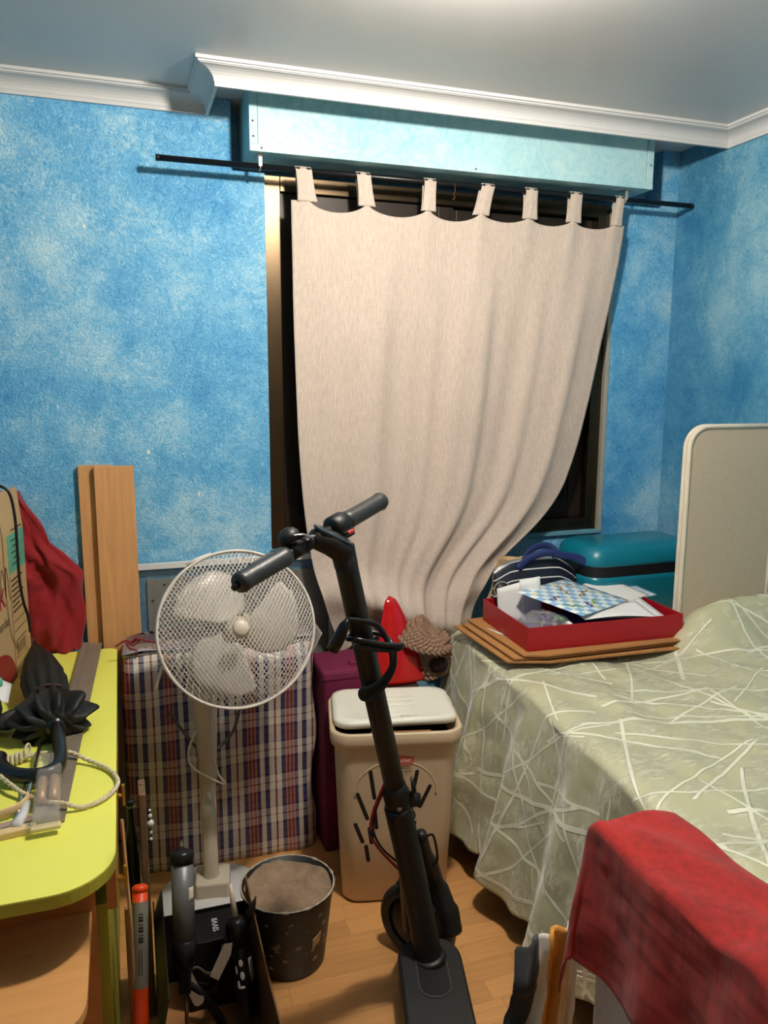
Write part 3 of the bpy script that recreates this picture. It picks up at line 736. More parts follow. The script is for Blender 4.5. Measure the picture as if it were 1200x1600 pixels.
# brand sticker
Mf = frame(onfront(.004, .483, .0006), (Bm.to_3x3() @ Vector((0, -1, .035))), (Bm.to_3x3() @ Vector((1, 0, 0))))
st = build('sticker', MB().prism([(-.046, -.008), (-.030, -.015), (.0, -.018), (.030, -.015), (.046, -.008), (.046, .010), (.0, .018), (-.046, .010)], 0, .0006, Mf), mat('faded_red_label', 'b8584f', .5), bn, False)
text('brand_lettering', 'Stefanplast', .0165, Mf @ Matrix.Translation((0, 0, .001)), mat('label_pink_print', 'e9c9bd', .5), st)
text('small_print', 'generation', .0075, Mf @ Matrix.Translation((.022, -.026, .0002)), M_bink, st)
text('small_print', 'Made in Italy', .0045, Mf @ Matrix.Translation((.028, -.034, .0002)), M_bink, st)

# ================================================================ THINGS BEHIND THE BIN
M_mag = mat('magenta_fabric', '660f38', .75, var=.1)
mg = thing('storage_box', 'magenta fabric storage box between plaid bag and waste bin', 'box', (.675, 2.50, 0))
build('body', MB().box((.597, 2.40, 0), (.765, 2.60, .635), .008), M_mag, mg, False)
build('lid', MB().box((.593, 2.396, .615), (.769, 2.604, .652), .01), M_mag, mg, False)
build('tab', MB().box((.70, 2.44, .652), (.735, 2.47, .658), .002), M_mag, mg, False)
cr = build('dark_crate', MB().box((.79, 2.42, 0), (.945, 2.60, .56), .006), mat('dark_brown_card', '3a241a', .8), None, False)
tag(cr, 'dark brown box behind the waste bin', 'box')
M_redpl = mat('red_glossy_plastic', 'b20b12', .16, var=.04, coat=.5)
def scoop(u, v):
    a = R(lerp(-52, 190, u)); h = v
    z = lerp(.565, .852, h)
    rad = pw([(0, .098), (.35, .074), (.6, .054), (.8, .036), (.92, .024), (.97, .016), (1, .004)], h)
    return (.885-.016*h+rad*math.sin(a)*1.25, 2.50-rad*math.cos(a)*.75+.03*h, z)
rs = build('red_scoop', MB().surf(scoop, 44, 30), M_redpl, None, origin=(.88, 2.5, .565), solid=.006)
tag(rs, 'glossy red plastic scoop-shaped toy behind the waste bin', 'toy')
# woven straw hat: plaited cords
M_straw = mat('brown_plaited_straw', '8d6f5b', .75, var=.2, vs_=30, bmp=(60, .4))
def braid(mb, path, w=.009, turns=10):
    P = spline(path, 10); k = len(P)
    for s in range(3):
        pts = []
        for i, p in enumerate(P):
            a = P[max(i-1, 0)]; c = P[min(i+1, k-1)]; t = (c-a).normalized(); side = t.cross(Vector((0, -.9, .45))).normalized(); out = side.cross(t)
            ph = 2*PI*(turns*i/k+s/3); pts.append(p+side*(w*math.sin(ph))+out*(w*.45*math.sin(2*ph)))
        mb.tube(pts, w*.55, 6)
ht = thing('straw_basket', 'plaited brown straw basket bag with flap between bin and bed', 'basket', (1.0, 2.5, .56))
bd_ = MB()
for k in range(7):
    z = .575+k*.020; rx = .062+.004*k-.0012*k*k; c = Vector((1.01+.004*k, 2.50, z))
    braid(bd_, [(c.x+rx*math.cos(a*PI/8), c.y+.05*math.sin(a*PI/8), z+.006*math.sin(a)) for a in range(17)], .010, 9)
build('body', bd_, M_straw, ht)
build('dark_opening', MB().lathe([(.034, 0), (.034, .003), (0, .004)], 20, frame((1.023, 2.437, .618), (-.1, -1, .25)) @ Matrix.Diagonal((1, .85, 1, 1))), M_hole, ht)  # dark disc paints the shade inside the basket's opening
bq = MB()
for k in range(5):
    r_ = .085-.016*k
    braid(bq, [(.985+r_*1.05*math.cos(a*PI/8), 2.475+r_*.75*math.sin(a*PI/8), .70+.012*k+.022*math.sin(a*PI/8)-.02*math.cos(a*PI/8)) for a in range(17)], .010, 9)
build('flap', bq, M_straw, ht)

# ================================================================ SCOOTER
M_scb = mat('matt_black_scooter', '0b0a0b', .48, var=.15); M_rub = mat('black_rubber', '1b1a1b', .55, var=.15, bmp=(120, .35, .003)); M_grip = mat('dark_grey_rubber_grip', '2b2c2c', .42, var=.1, bmp=(160, .25, .002))
M_redc = mat('red_cable', 'a51226', .4); M_slate = mat('display_plastic', '27343d', .3)
sc_ = thing('electric_scooter', 'black folding electric kick scooter in the middle of the room', 'scooter', (.66, 1.5, 0))
dd = Vector((.255, .967, 0)).normalized()                      # deck direction (forward)
rgt = Vector((dd.y, -dd.x, 0))
Dm = Matrix((rgt, dd, Vector((0, 0, 1)))).transposed().to_4x4(); Dm.translation = Vector((.707, 1.735, 0))
def deckpoly(ins=0.):
    pts = []
    W = .083-ins
    for i in range(13):
        a = R(180*i/12); pts.append((W*math.copysign(abs(math.cos(a))**.75, math.cos(a)), -.07-ins+(.07)*math.sin(a)))
    pts += [(-W, -.56+ins), (-W*.6, -.63+ins), (W*.6, -.63+ins), (W, -.56+ins)]
    return pts
build('deck', MB().prism(deckpoly(), .085, .143, Dm, .010), M_scb, sc_, False)
mt_ = build('deck_mat', MB().prism(deckpoly(.007), .143, .1475, Dm, .002), M_rub, sc_, False)
pl = rrect(.078, .16, .036, 8, 0, -.135); build('neck_plate', MB().prism(pl, .1475, .1495, Dm, .001), M_scb, mt_, False)
build('plate_edge', MB().tube([Dm @ Vector((x, y, .1495)) for x, y in pl], .0016, 6, closed=True), mat('grey_seam', '4a4847', .5), mt_)
J = Vector((.604, 1.685, .585)); top = Vector((.432, 1.555, 1.245)); ax = (top-J).normalized()
nb = Dm @ Vector((-.002, -.085, .14))
build('neck', MB().tube(spline([nb, nb.lerp(J, .12)+dd*.012, nb.lerp(J, .5)+dd*.022, J+Vector((0, 0, -.02))], 8), [.036, .036]+[.035]*10+[.034]*8+[.034]*5, 20), M_scb, sc_)
build('neck_collar', MB().lathe([(.043, 0), (.043, .006), (.037, .012)], 24, frame(nb+Vector((0, 0, .006)), nb.lerp(J, .3)-nb)), M_scb, sc_)
build('stem', MB().tube([J-ax*.02, J.lerp(top, .5), top-ax*.05, top], [.026, .0255, .025, .025], 20), M_scb, sc_)
hg = build('folding_joint', MB().lathe([(.030, -.05), (.034, -.045), (.034, .02), (.030, .03), (.027, .05)], 20, frame(J, ax)).tube([J+rgt*.02, J+rgt*.055-Vector((0, 0, .005))], [.022, .016], 14), M_scb, sc_)
build('latch_lever', MB().tube([J+rgt*.03+ax*.0, J+rgt*.045+ax*.035-dd*.015, J+rgt*.045+ax*.07], [.008, .007, .003], 8, sx=.6), M_scb, hg)
build('bolt', MB().lathe([(.006, 0), (.006, .003), (0, .004)], 10, frame(J-dd*.034-ax*.01, -dd)), mat('steel', 'a5a5a3', .3, .9), hg)
# head with handlebar, turned left
hb = Vector((.376, .26, .108)); hb.normalize(); hc = Vector((.372, 1.552, 1.280))
fwd = ax.cross(hb).normalized()
if fwd.x > 0: fwd = -fwd
Hm = Matrix((hb, fwd, hb.cross(fwd))).transposed().to_4x4()
if Hm[2][2] < 0: Hm = Matrix((hb, fwd, -hb.cross(fwd))).transposed().to_4x4()
upv = Vector((Hm[0][2], Hm[1][2], Hm[2][2])); hN = upv
t1 = top+ax*.004
build('head', MB().tube([top-ax*.03, top+ax*.004, t1.lerp(hc, .45)+upv*.006, hc+upv*.002, hc+(hc-t1)*.22], [.026, .0285, .027, .024, .014], 16, sx=1.0, sy=.92), M_scb, sc_)
dv = (hc-t1); dv.normalize(); sd_ = dv.cross(upv).normalized(); un = sd_.cross(dv)
if un.z < 0: un = -un
Pm_ = Matrix((dv, sd_, un)).transposed().to_4x4(); Pm_.translation = t1.lerp(hc, .5)+un*.0195
build('display', MB().prism([(-.040, -.010), (-.032, -.018), (.034, -.018), (.050, -.006), (.050, .006), (.034, .018), (-.032, .018), (-.040, .010)], 0, .007, Pm_, .002), M_slate, sc_, False)
def hp_(t, off=0): return hc+hb*t
build('handlebar', MB().tube([hp_(-.22), hp_(.22)], .0115, 14), M_scb, sc_)
for (a, b) in ((-.225, -.088), (.095, .235)):
    pts = [hp_(lerp(a, b, i/14)) for i in range(15)]
    rr = [.0198+(.0016 if i in (1, 13) else 0)+.0003*(i % 2) for i in range(15)]; rr[0] = rr[-1] = .018
    g = build('grip', MB().tube(pts, rr, 18), M_grip, sc_)
build('bar_end', MB().tube([hp_(-.238)-upv*.004, hp_(-.224)], [.006, .008], 10), M_scb, sc_)
build('throttle', MB().tube([hp_(.048), hp_(.055), hp_(.088), hp_(.094)], [.020, .027, .027, .022], 18), M_scb, sc_)
build('button', MB().box((-.010, -.006, -.004), (.010, .006, .004), .002, M=Matrix.Translation(hp_(.078)-fwd*.026-upv*.012) @ Hm), mat('red_button', 'b3372f', .4), sc_, False)
build('button_housing', MB().box((-.018, -.010, -.012), (.016, .010, .006), .003, M=Matrix.Translation(hp_(.078)-fwd*.018-upv*.012) @ Hm), M_scb, sc_, False)
# bell / brake clamp
bl = build('bell', MB().lathe([(.0, -.006), (.022, -.004), (.024, .004), (.020, .014), (.010, .021), (0, .023)], 20, frame(hp_(-.062)+upv*.024+fwd*.012, upv+fwd*.4-hb*.3)), M_scb, sc_)
build('bell_bracket', MB().tube([hp_(-.075), hp_(-.045)], .0165, 14), M_scb, bl)
build('brake_clamp', MB().tube([hp_(-.040), hp_(-.02)], .0155, 14).tube(spline([hp_(-.035)+fwd*.014, hp_(-.06)+fwd*.03, hp_(-.11)+fwd*.035, hp_(-.16)+fwd*.033], 5), .0045, 8, sx=1.4), M_scb, sc_)
M_chrome = mat('polished_metal', 'c9c9c6', .15, .95)
build('bell_lever', MB().tube(spline([hp_(-.068)+upv*.036-fwd*.004, hp_(-.05)+upv*.032-fwd*.014, hp_(-.035)+upv*.022-fwd*.018, hp_(-.02)+upv*.018-fwd*.016], 5), .0035, 8, sx=.6, sy=1.6), M_chrome, bl)
# fork, wheel, fender
wc = Vector((.712, 1.845, .108)); wd = Vector((fwd.x, fwd.y, 0)).normalized(); wa = Vector((wd.y, -wd.x, 0))
Wm = frame(wc, wa, wd)
wh = build('front_wheel', MB().lathe([(.075, -.014), (.080, -.018), (.092, -.022), (.103, -.017), (.108, -.006), (.108, .006), (.103, .017), (.092, .022), (.080, .018), (.075, .014)], 40, Wm, cap=False), M_rub, sc_)
build('hub', MB().lathe([(.0, -.020), (.035, -.020), (.06, -.016), (.076, -.010), (.076, .010), (.06, .016), (.035, .020), (0, .020)], 32, Wm), M_scb, wh)
build('reflector', MB().tube([Wm @ Vector((.055*math.cos(a), .055*math.sin(a), -.0205)) for a in (2.2, 2.45, 2.7, 2.95, 3.2)], .003, 6), mat('amber_reflector', 'a8532a', .3), wh)
for s in (-1, 1): build('fork_leg', MB().tube([J-ax*.08+wa*s*.02, J-ax*.2+wa*s*.034, wc+wa*s*.034], [.014, .014, .015], 10, sx=.8), M_scb, sc_)
build('fork_crown', MB().tube([J-ax*.07-wa*.035, J-ax*.07+wa*.035], .018, 12).tube([J-ax*.02, J-ax*.10], .022, 14), M_scb, sc_)
def fend(u, v):
    a = lerp(R(70), R(205), u); r_ = .128; w_ = (v-.5)*2
    return Wm @ Vector((r_*math.cos(a)*(1-.06*w_*w_), r_*math.sin(a)*(1-.06*w_*w_), .030*w_))
build('fender', MB().surf(fend, 26, 10), M_scb, sc_, solid=.003)
# motor-side cover bulging to the right of the neck
build('fork_cover', MB().tube(spline([J-ax*.12+rgt*.04, wc+Vector((.035, -.06, .17)), wc+Vector((.062, -.085, .08)), wc+Vector((.066, -.10, .02))], 6), [.014]*4+[.022]*4+[.028]*4+[.034]*4+[.036]*2+[.02], 14), M_scb, sc_)
# cables
build('brake_cable', MB().tube(spline([J+ax*.05-rgt*.024, J-rgt*.065-ax*.03-dd*.01, J-rgt*.085-ax*.10-dd*.01, J-rgt*.075-ax*.17, J-rgt*.03-ax*.23-dd*.03, J+rgt*.004-ax*.28-dd*.06], 8), .0034, 8), M_redc, sc_, label='red brake cable')
build('power_cable', MB().tube(spline([J+ax*.04-rgt*.022, J-rgt*.058-ax*.03, J-rgt*.078-ax*.10, J-rgt*.066-ax*.17, J-rgt*.02-ax*.225-dd*.02, J-ax*.26-dd*.05], 8), .003, 8), M_black, sc_)
build('cable_tie', MB().tube([J-rgt*.082-ax*.098-dd*.014, J-rgt*.084-ax*.112-dd*.014], .0075, 8), M_black, sc_)
build('hook', MB().tube(spline([J+rgt*.035-ax*.17, J+rgt*.05-ax*.135, J+rgt*.068-ax*.125, J+rgt*.072-ax*.16, J+rgt*.068-ax*.215, J+rgt*.05-ax*.24], 6), .0035, 8), M_black, sc_)
# rear wheel and kickstand, out of the picture but part of the scooter
Wr = frame(Dm @ Vector((0, -.72, .108)), rgt, dd)
rw = build('rear_wheel', MB().lathe([(.06, -.016), (.092, -.022), (.108, -.006), (.108, .006), (.092, .022), (.06, .016)], 32, Wr, cap=False), M_rub, sc_)
build('hub', MB().lathe([(0, -.02), (.061, -.016), (.061, .016), (0, .02)], 24, Wr), M_scb, rw)
build('rear_arm', MB().tube([Dm @ Vector((-.035, -.6, .115)), Dm @ Vector((-.035, -.72, .108))], .014, 10).tube([Dm @ Vector((.035, -.6, .115)), Dm @ Vector((.035, -.72, .108))], .014, 10), M_scb, sc_)
build('kickstand', MB().tube([Dm @ Vector((-.06, -.3, .09)), Dm @ Vector((-.15, -.33, .006))], .007, 8), M_scb, sc_)

# cable lock wound on the stem
lk = thing('cable_lock', 'black coiled cable lock wound round the scooter stem', 'cable lock', J.lerp(top, .62))
Lc = J.lerp(top, .70); e1 = Vector((1, 0, 0)); e2 = Vector((0, -1, 0))
def LP(dx, dz, dy=0.): 
    k = dz; return Lc+Vector((dx, -.03-dy, 0))+ax*k
build('cable', MB().tube(spline([LP(-.028, .055), LP(0, .048, .0), LP(.035, .03), LP(.048, -.02, .01), LP(.045, -.07, .01), LP(.018, -.105, .012), LP(-.012, -.125, .006), LP(-.036, -.135, .0), LP(-.036, -.155, .002), LP(-.012, -.15, .01),
      LP(.02, -.115, .016), LP(.05, -.07, .012), LP(.058, -.02, .0), LP(.045, -.008, -.05), LP(.0, -.005, -.055), LP(-.036, .0, -.02), LP(-.02, .006, .012), LP(.02, -.008, .016), LP(.062, -.018, .016), LP(.078, -.022, .01), LP(.06, -.03, .012), LP(.02, -.022, .018), LP(-.03, -.004, .015)], 6), .0062, 10), M_black, lk)
build('barrel', MB().tube([LP(-.028, .055), LP(-.04, .04), LP(-.062, .004), LP(-.078, -.018)], [.006, .0115, .014, .0145], 14), M_black, lk)
build('keyhole_cap', MB().lathe([(.012, 0), (.010, .002), (0, .0025)], 16, frame(LP(-.0785, -.0187), LP(-.078, -.018)-LP(-.062, .004))), M_slate, lk)

# ================================================================ FAN
M_fan = mat('ivory_fan_plastic', 'cfc4b2', .38, var=.03); M_net = mat('white_fan_net', 'd8d0c8', .5); M_blade = mat('milky_fan_blade', 'd9d2c8', .3, var=.02)
fan = thing('pedestal_fan', 'white pedestal fan with net-covered cage before the plaid bag', 'fan', (.2, 2.28, 0))
FB = Vector((.2, 2.28, 0))
build('base', MB().lathe([(.165, 0), (.168, .006), (.16, .014), (.11, .024), (.05, .034), (.03, .036), (0, .036)], 48, Matrix.Translation(FB)), M_white, fan)
sk = build('base_socket', MB().prism(rrect(.105, .105, .012, 4), 0, .06, Matrix.Translation(FB+Vector((.005, 0, .02))) @ Matrix.Rotation(R(-8), 4, 'Z'), .006), M_fan, fan, False)
build('pole', MB().lathe([(.034, .03), (.028, .07), (.0235, .10), (.0235, .43)], 24, Matrix.Translation(FB)), M_fan, fan)
build('upper_pole', MB().lathe([(.026, .40), (.0275, .405), (.0275, .43), (.0262, .435), (.0262, .447), (.0275, .45), (.031, .52), (.036, .66), (.037, .70), (.033, .70)], 24, Matrix.Translation(FB)), M_fan, fan)
build('height_knob', MB().lathe([(.006, 0), (.006, .012), (.013, .014), (.013, .026), (0, .028)], 14, frame(FB+Vector((-.024, -.008, .475)), (-1, -.3, 0))), M_fan, fan)
fc = Vector((.287, 2.17, .905)); fn = Vector((.02, -.95, .30)).normalized(); fx = Vector((1, .02, 0)); fx = (fx-fn*fx.dot(fn)).normalized()
Fm = frame(fc, fn, fx); RF = .222
build('motor', MB().lathe([(0, -.20), (.03, -.195), (.05, -.17), (.058, -.10), (.055, -.05), (.03, -.045), (.012, -.045), (.012, .012)], 24, Fm), M_fan, fan)
build('neck', MB().tube([FB+Vector((0, 0, .69)), FB+Vector((0, .005, .76)), Fm @ Vector((0, -.03, -.12))], [.033, .034, .036], 16), M_fan, fan)
def dome(x, y, s, dp=.062): 
    r2 = min(1., (x*x+y*y)/(RF*RF)); return Fm @ Vector((x, y, s*(.008+dp*(1-r2**1.6))))
cage = build('cage_rim', MB().lathe([(RF-.004, -.014), (RF+.004, -.014), (RF+.005, .0), (RF+.004, .014), (RF-.004, .014)], 72, Fm, cap=False).tube([Fm @ Vector((RF*math.cos(a*PI/36), RF*math.sin(a*PI/36), .014)) for a in range(72)], .004, 6, closed=True), M_net, fan)
def netwires(s, ang0, pitch, r):
    mb = MB()
    for sg in (-1, 1):
        a = R(90+sg*ang0); d = Vector((math.cos(a), math.sin(a))); nn = Vector((-d.y, d.x)); k = int(RF/pitch)
        for i in range(-k, k+1):
            o = i*pitch; h = math.sqrt(max(0, RF*RF-o*o))
            if h < .02: continue
            m_ = 14; mb.tube([dome(*(nn*o+d*lerp(-h, h, j/m_)), s) for j in range(m_+1)], r, 4, cap=False)
    return mb
build('front_net', netwires(1, 33, 0.0098, .00115), M_net, cage, kind='stuff')
rw_ = MB()
for i in range(60):
    a = 2*PI*i/60; rw_.tube([dome(r_*math.cos(a+.6*r_/RF), r_*math.sin(a+.6*r_/RF), -1, .075) for r_ in (.05, .09, .13, .17, .20, RF)], .0011, 5, cap=False)
for r_ in (.05, .11, .165): rw_.tube([dome(r_*math.cos(a*PI/24), r_*math.sin(a*PI/24), -1, .075) for a in range(48)], .0012, 5, closed=True)
build('rear_wires', rw_, M_net, cage, kind='stuff')
for a0 in (118, -2, 238):
    def bl_(u, v, a0=a0):
        r_ = lerp(.032, .19, v); hw = .020+.072*math.sin(PI*min(1, v*.62+.12))**1.2*(1-.85*sm(.80, 1.0, v)**1.6)
        a = R(a0)+(.55*v-.15); w_ = (u-.5)*2; tx = hw*w_
        return Fm @ Vector((r_*math.cos(a)-tx*math.sin(a), r_*math.sin(a)+tx*math.cos(a), -.008+.022*w_*(1-.4*v)-.012*w_*w_))
    build('blade', MB().surf(bl_, 14, 18), M_blade, fan, solid=.003)
build('hub', MB().lathe([(.036, -.03), (.036, -.004), (.032, .008), (.02, .016), (0, .018)], 24, Fm), M_fan, fan)
build('front_badge', MB().lathe([(.022, .071), (.024, .074), (.018, .080), (0, .081)], 20, Fm), M_fan, cage)
build('clip', MB().tube([Fm @ Vector((-.205, -.09, .012)), Fm @ Vector((-.212, -.085, -.01)), Fm @ Vector((-.222, -.115, -.02)), Fm @ Vector((-.235, -.155, -.02))], [.005, .005, .004, .004], 8), M_net, cage)
build('clip', MB().tube([Fm @ Vector((-.13, .19, .014)), Fm @ Vector((-.10, .205, .012)), Fm @ Vector((-.06, .218, .0))], .005, 8), M_net, cage)
build('cable', MB().tube(spline([FB+Vector((.022, -.034, .68)), FB+Vector((.014, -.045, .60)), FB+Vector((.012, -.046, .52)), FB+Vector((.026, -.05, .44)), FB+Vector((.045, -.055, .405)), FB+Vector((.0, -.05, .43)),
     FB+Vector((-.05, -.04, .47)), FB+Vector((-.055, -.03, .52)), FB+Vector((-.03, -.02, .57))], 7), .0035, 8), mat('white_flex', 'd5cec2', .4), fan)
build('cable_fork', MB().tube(spline([FB+Vector((-.02, .06, .47)), FB+Vector((-.06, .09, .52)), FB+Vector((-.10, .12, .58))], 5), .005, 8).tube(spline([FB+Vector((.03, .06, .46)), FB+Vector((.09, .09, .50)), FB+Vector((.12, .12, .57))], 5), .005, 8), mat('grey_flex', '57504a', .5), fan)

# ================================================================ PLAID BAG
def plaid():
    m, t, b = nt('woven_plaid_raffia'); uv = N(t, 'ShaderNodeUVMap'); sp = N(t, 'ShaderNodeSeparateXYZ'); L(t, uv, 0, sp, 0)
    Wc, Rd, Bl, Gy, Or = lin('d5cdbf'), lin('701826'), lin('171c55'), lin('66626c'), lin('b87058')
    wx = [(0, Wc), (.12, Bl), (.24, Wc), (.38, Rd), (.43, Wc), (.56, Bl), (.67, Or), (.71, Rd), (.77, Or), (.81, Rd), (.87, Or), (.91, Bl)]
    wy = [(0, Wc), (.2, Rd), (.24, Wc), (.44, Bl), (.50, Gy), (.68, Rd), (.72, Gy), (.92, Bl)]
    fx_ = math_(t, 'FRACT', math_(t, 'MULTIPLY', sp.outputs[0], 7.7)); fy_ = math_(t, 'FRACT', math_(t, 'MULTIPLY', sp.outputs[1], 8.6))
    ck = N(t, 'ShaderNodeTexChecker', i_Scale=230.); L(t, uv, 0, ck, 'Vector')
    c = mixc(t, math_(t, 'ADD', math_(t, 'MULTIPLY', ck.outputs[1], .5), .05), ramp(t, fx_, wx, 'CONSTANT'), ramp(t, fy_, wy, 'CONSTANT'))
    t.links.new(c, b.inputs['Base Color']); b.inputs['Roughness'].default_value = .38
    bump(t, b, ck.outputs[1], .25, .001); return m
pbg = thing('plaid_bag', 'large blue, red and white plaid woven laundry bag', 'bag', (.275, 2.58, 0))
def bagf(u, v):
    a = 2*PI*u; c, s = math.cos(a), math.sin(a); e = .22; c = math.copysign(abs(c)**e, c); s = math.copysign(abs(s)**e, s)
    z = .752*v; k = fbm(c*1.5, z*3.2, s)
    x = .272+(.312-.012*sm(.8, 1, v))*c+.008*k*abs(c)+.008*math.sin(z*19)*max(0, c); y = 2.582+.128*s+.016*k*(s < 0)-.008*math.sin(z*9+c*3)*(s < 0)
    if v > .93: y = lerp(y, 2.59+.10*s, (v-.93)/.07)
    return (x, min(y, 2.712), z+.006*math.sin(c*7)*(v > .9))
b0 = build('body', MB().surf(bagf, 160, 40, cu=True, capv=True), plaid(), pbg)
# uv by metres along the face
for l in b0.data.loops:
    p = b0.data.vertices[l.vertex_index].co; q = p+Vector((.275, 2.58, 0)); b0.data.uv_layers[0].data[l.index].uv = (q.x+(.0 if abs(q.y-2.45) < .1 else q.y), q.z)
M_bind = mat('lilac_white_binding', 'b5b0bd', .6)
build('binding', MB().tube([Vector(bagf(i/160, .985))+Vector((0, 0, .004)) for i in range(160)], .004, 6, closed=True), M_bind, pbg)
build('binding', MB().tube([Vector(bagf(.998, v/20)) + Vector((0, -.006, 0)) for v in range(20)], .004, 6), M_bind, pbg)
build('top_flap', MB().surf(lambda u, v: (lerp(-.03, .575, u), lerp(2.475, 2.69, v), .756+.006*math.sin(u*9+v*3)-.055*v+.006*fbm(u*6, v*3)), 30, 8), M_bind, pbg, solid=.002)
build('corner_ear', MB().surf(lambda u, v: (.575+.035*v*(1-u*.3), 2.47+.05*u, .70+.065*v+.02*u*v), 8, 8), plaid(), pbg, solid=.003)
M_rstr = mat('dark_red_string', '7a1a24', .8)
cr_ = Vector((.0, 2.49, .785))
build('tie_string', MB().tube(spline([cr_+Vector(p) for p in ((-.05, 0, -.005), (-.02, .0, .012), (.0, 0, .004), (.02, -.006, .014), (.05, 0, .002), (.075, -.004, -.004))], 6), .0028, 6).tube(spline([cr_+Vector(p) for p in ((-.02, 0, .014), (-.01, -.01, -.01), (.012, -.012, -.02), (.01, -.01, -.04))], 6), .0028, 6).tube(spline([cr_+Vector(p) for p in ((.0, 0, .005), (.012, -.006, .018), (.02, 0, .006), (.0, -.006, -.004), (-.012, 0, .01))], 6), .003, 6), M_rstr, pbg, label='dark red tie string')

# ================================================================ FRAMED PANEL, BOARDS
M_wfr = mat('white_frame_paint', 'd9d9d8', .4)
fp_ = thing('glazed_frame', 'white-edged glazed frame leaning on the wall under the window', 'frame', (.38, 2.735, 0))
M_tint = mat('grey_tinted_glass', '6a7478', .05, var=.02, alpha=.22)
for lo, hi in (((-.02, 2.722, .965), (.718, 2.737, .985)), ((-.02, 2.722, .0), (.718, 2.737, .02)), ((.70, 2.722, .02), (.718, 2.737, .965)), ((-.02, 2.722, .02), (-.002, 2.737, .965))):
    build('edge', MB().box(lo, hi, .001), M_wfr, fp_, False)
build('glass', MB().box((-.002, 2.729, .02), (.70, 2.7315, .965)), M_tint, fp_, False)
gb_ = thing('grey_board', 'grey wood-grain board with screws behind the glazed frame', 'board', (.38, 2.742, 0))
bd0 = build('board', MB().box((.058, 2.738, .0), (.698, 2.7485, .925), .001), wood('grey_oak_print', 'a79f91', .14, 2, .5, 3.), gb_, False)
for x, z in ((.075, .905-.055), (.115, .905)): build('screw', MB().lathe([(.005, 0), (.004, .002), (0, .003)], 10, frame((x, 2.738, z), (0, -1, 0))), M_black, gb_)
M_beech = wood('beech_veneer', 'cf9a66', .12, 2, .42, 3.)
pk1 = build('beech_board', MB().box((-.142, 2.726, 0), (-.04, 2.744, 1.328), .001), M_beech, None, False); tag(pk1, 'narrow beech board leaning on the wall, rear of the pair', 'board')
pk2 = build('beech_board', MB().box((-.092, 2.700, 0), (.032, 2.7185, 1.326), .001), M_beech, None, False); tag(pk2, 'wide beech shelf board leaning in front of another board', 'board')

# ================================================================ BUCKET
M_bk = mat('black_bucket_plastic', '0f1314', .5, var=.2); M_mort = mat('dried_mortar', '8d7660', .95, var=.28, vs_=16, bmp=(18, .9, .02)); M_spl = mat('mortar_splash', '8c8171', .9, var=.2, vs_=40)
bko = Vector((.378, 1.955, 0)); bk_ = thing('mortar_bucket', 'black bucket filled with dried grey-brown mortar', 'bucket', bko)
build('body', MB().lathe([(.0, .0), (.098, .0), (.101, .004), (.126, .218), (.131, .222), (.131, .228), (.126, .228), (.118, .165), (0, .165)], 48, Matrix.Translation(bko)), M_bk, bk_)
def mortar(u, v):
    a = 2*PI*u; r_ = .1215*v; x, y = r_*math.cos(a), r_*math.sin(a)
    return bko+Vector((x, y, .205+.014*fbm(x*14, y*14, 2)+.010*v**6+.006*math.sin(x*60+y*20)*nz(x*20, y*20)))
build('mortar', MB().surf(mortar, 60, 30, cu=True), M_mort, bk_)
rr_ = random.Random(3); spl = MB()
def bpt(a, z, out=.0008):
    r_ = pw([(0, .0985), (.004, .101), (.218, .126)], z)+out; return bko+Vector((r_*math.cos(a), r_*math.sin(a), z))
for k in range(46):
    a = rr_.uniform(PI*.95, PI*2.05); z = rr_.uniform(.03, .205)**1.0; q = rr_.uniform(.002, .008); n_ = Vector((math.cos(a), math.sin(a), -.1))
    Ms = frame(bpt(a, z, -.0002), n_)
    pts = [(q*rr_.uniform(.5, 1.3)*math.cos(t*PI/4.5)*1.6, q*rr_.uniform(.5, 1.2)*math.sin(t*PI/4.5)) for t in range(9)]
    spl.add([Ms @ Vector((x, y, .0004)) for x, y in pts]+[Ms @ Vector((0, 0, .0012))], [(i, (i+1) % 9, 9) for i in range(9)])
build('splashes', spl, M_spl, bk_, kind='stuff')
build('rim_crust', MB().tube([bko+Vector((.1285*math.cos(i*PI/40), .1285*math.sin(i*PI/40), .2275+.001*nz(i*.7, 3))) for i in range(80)], [.0014+.0034*max(0, nz(i*.5, 1, 4)+.35) for i in range(80)], 6, closed=True), mat('pale_mortar_crust', 'b5aa98', .9, var=.2, vs_=40), bk_)
def stk(u, v): a = lerp(PI*1.63, PI*1.71, u); return bpt(a, lerp(.085, .118, v)+.012*u, .0006)
build('sticker', MB().surf(stk, 6, 6), mat('tan_sticker', 'b79a72', .6, var=.3, vs_=90), bk_, solid=.0004)

# ================================================================ BLACK CARTON WITH CAULKING GUNS
M_blk = mat('black_print_card', '120f10', .35, var=.1); M_kr = mat('brown_card_inside', '6e4f2c', .8)
ca = thing('carton', 'open black carton holding caulking guns on the floor', 'carton', (.14, 1.72, 0))
build('floor_panel', MB().box((.022, 1.46, 0.), (.262, 1.955, .003)), M_card, ca, False)
build('side_panel', MB().box((.018, 1.46, 0), (.022, 1.955, .25)), M_blk, ca, False)
build('side_panel', MB().prism([(1.46, 0), (1.955, 0), (1.965, .27), (1.62, .235), (1.46, .24)], .262, .266, Matrix(((0, 0, 1, 0), (1, 0, 0, 0), (0, 1, 0, 0), (0, 0, 0, 1)))), M_kr, ca, False)
build('end_panel', MB().box((.022, 1.952, 0), (.262, 1.956, .20)), M_blk, ca, False)
build('end_panel', MB().box((.022, 1.456, 0), (.262, 1.46, .17)), M_blk, ca, False)
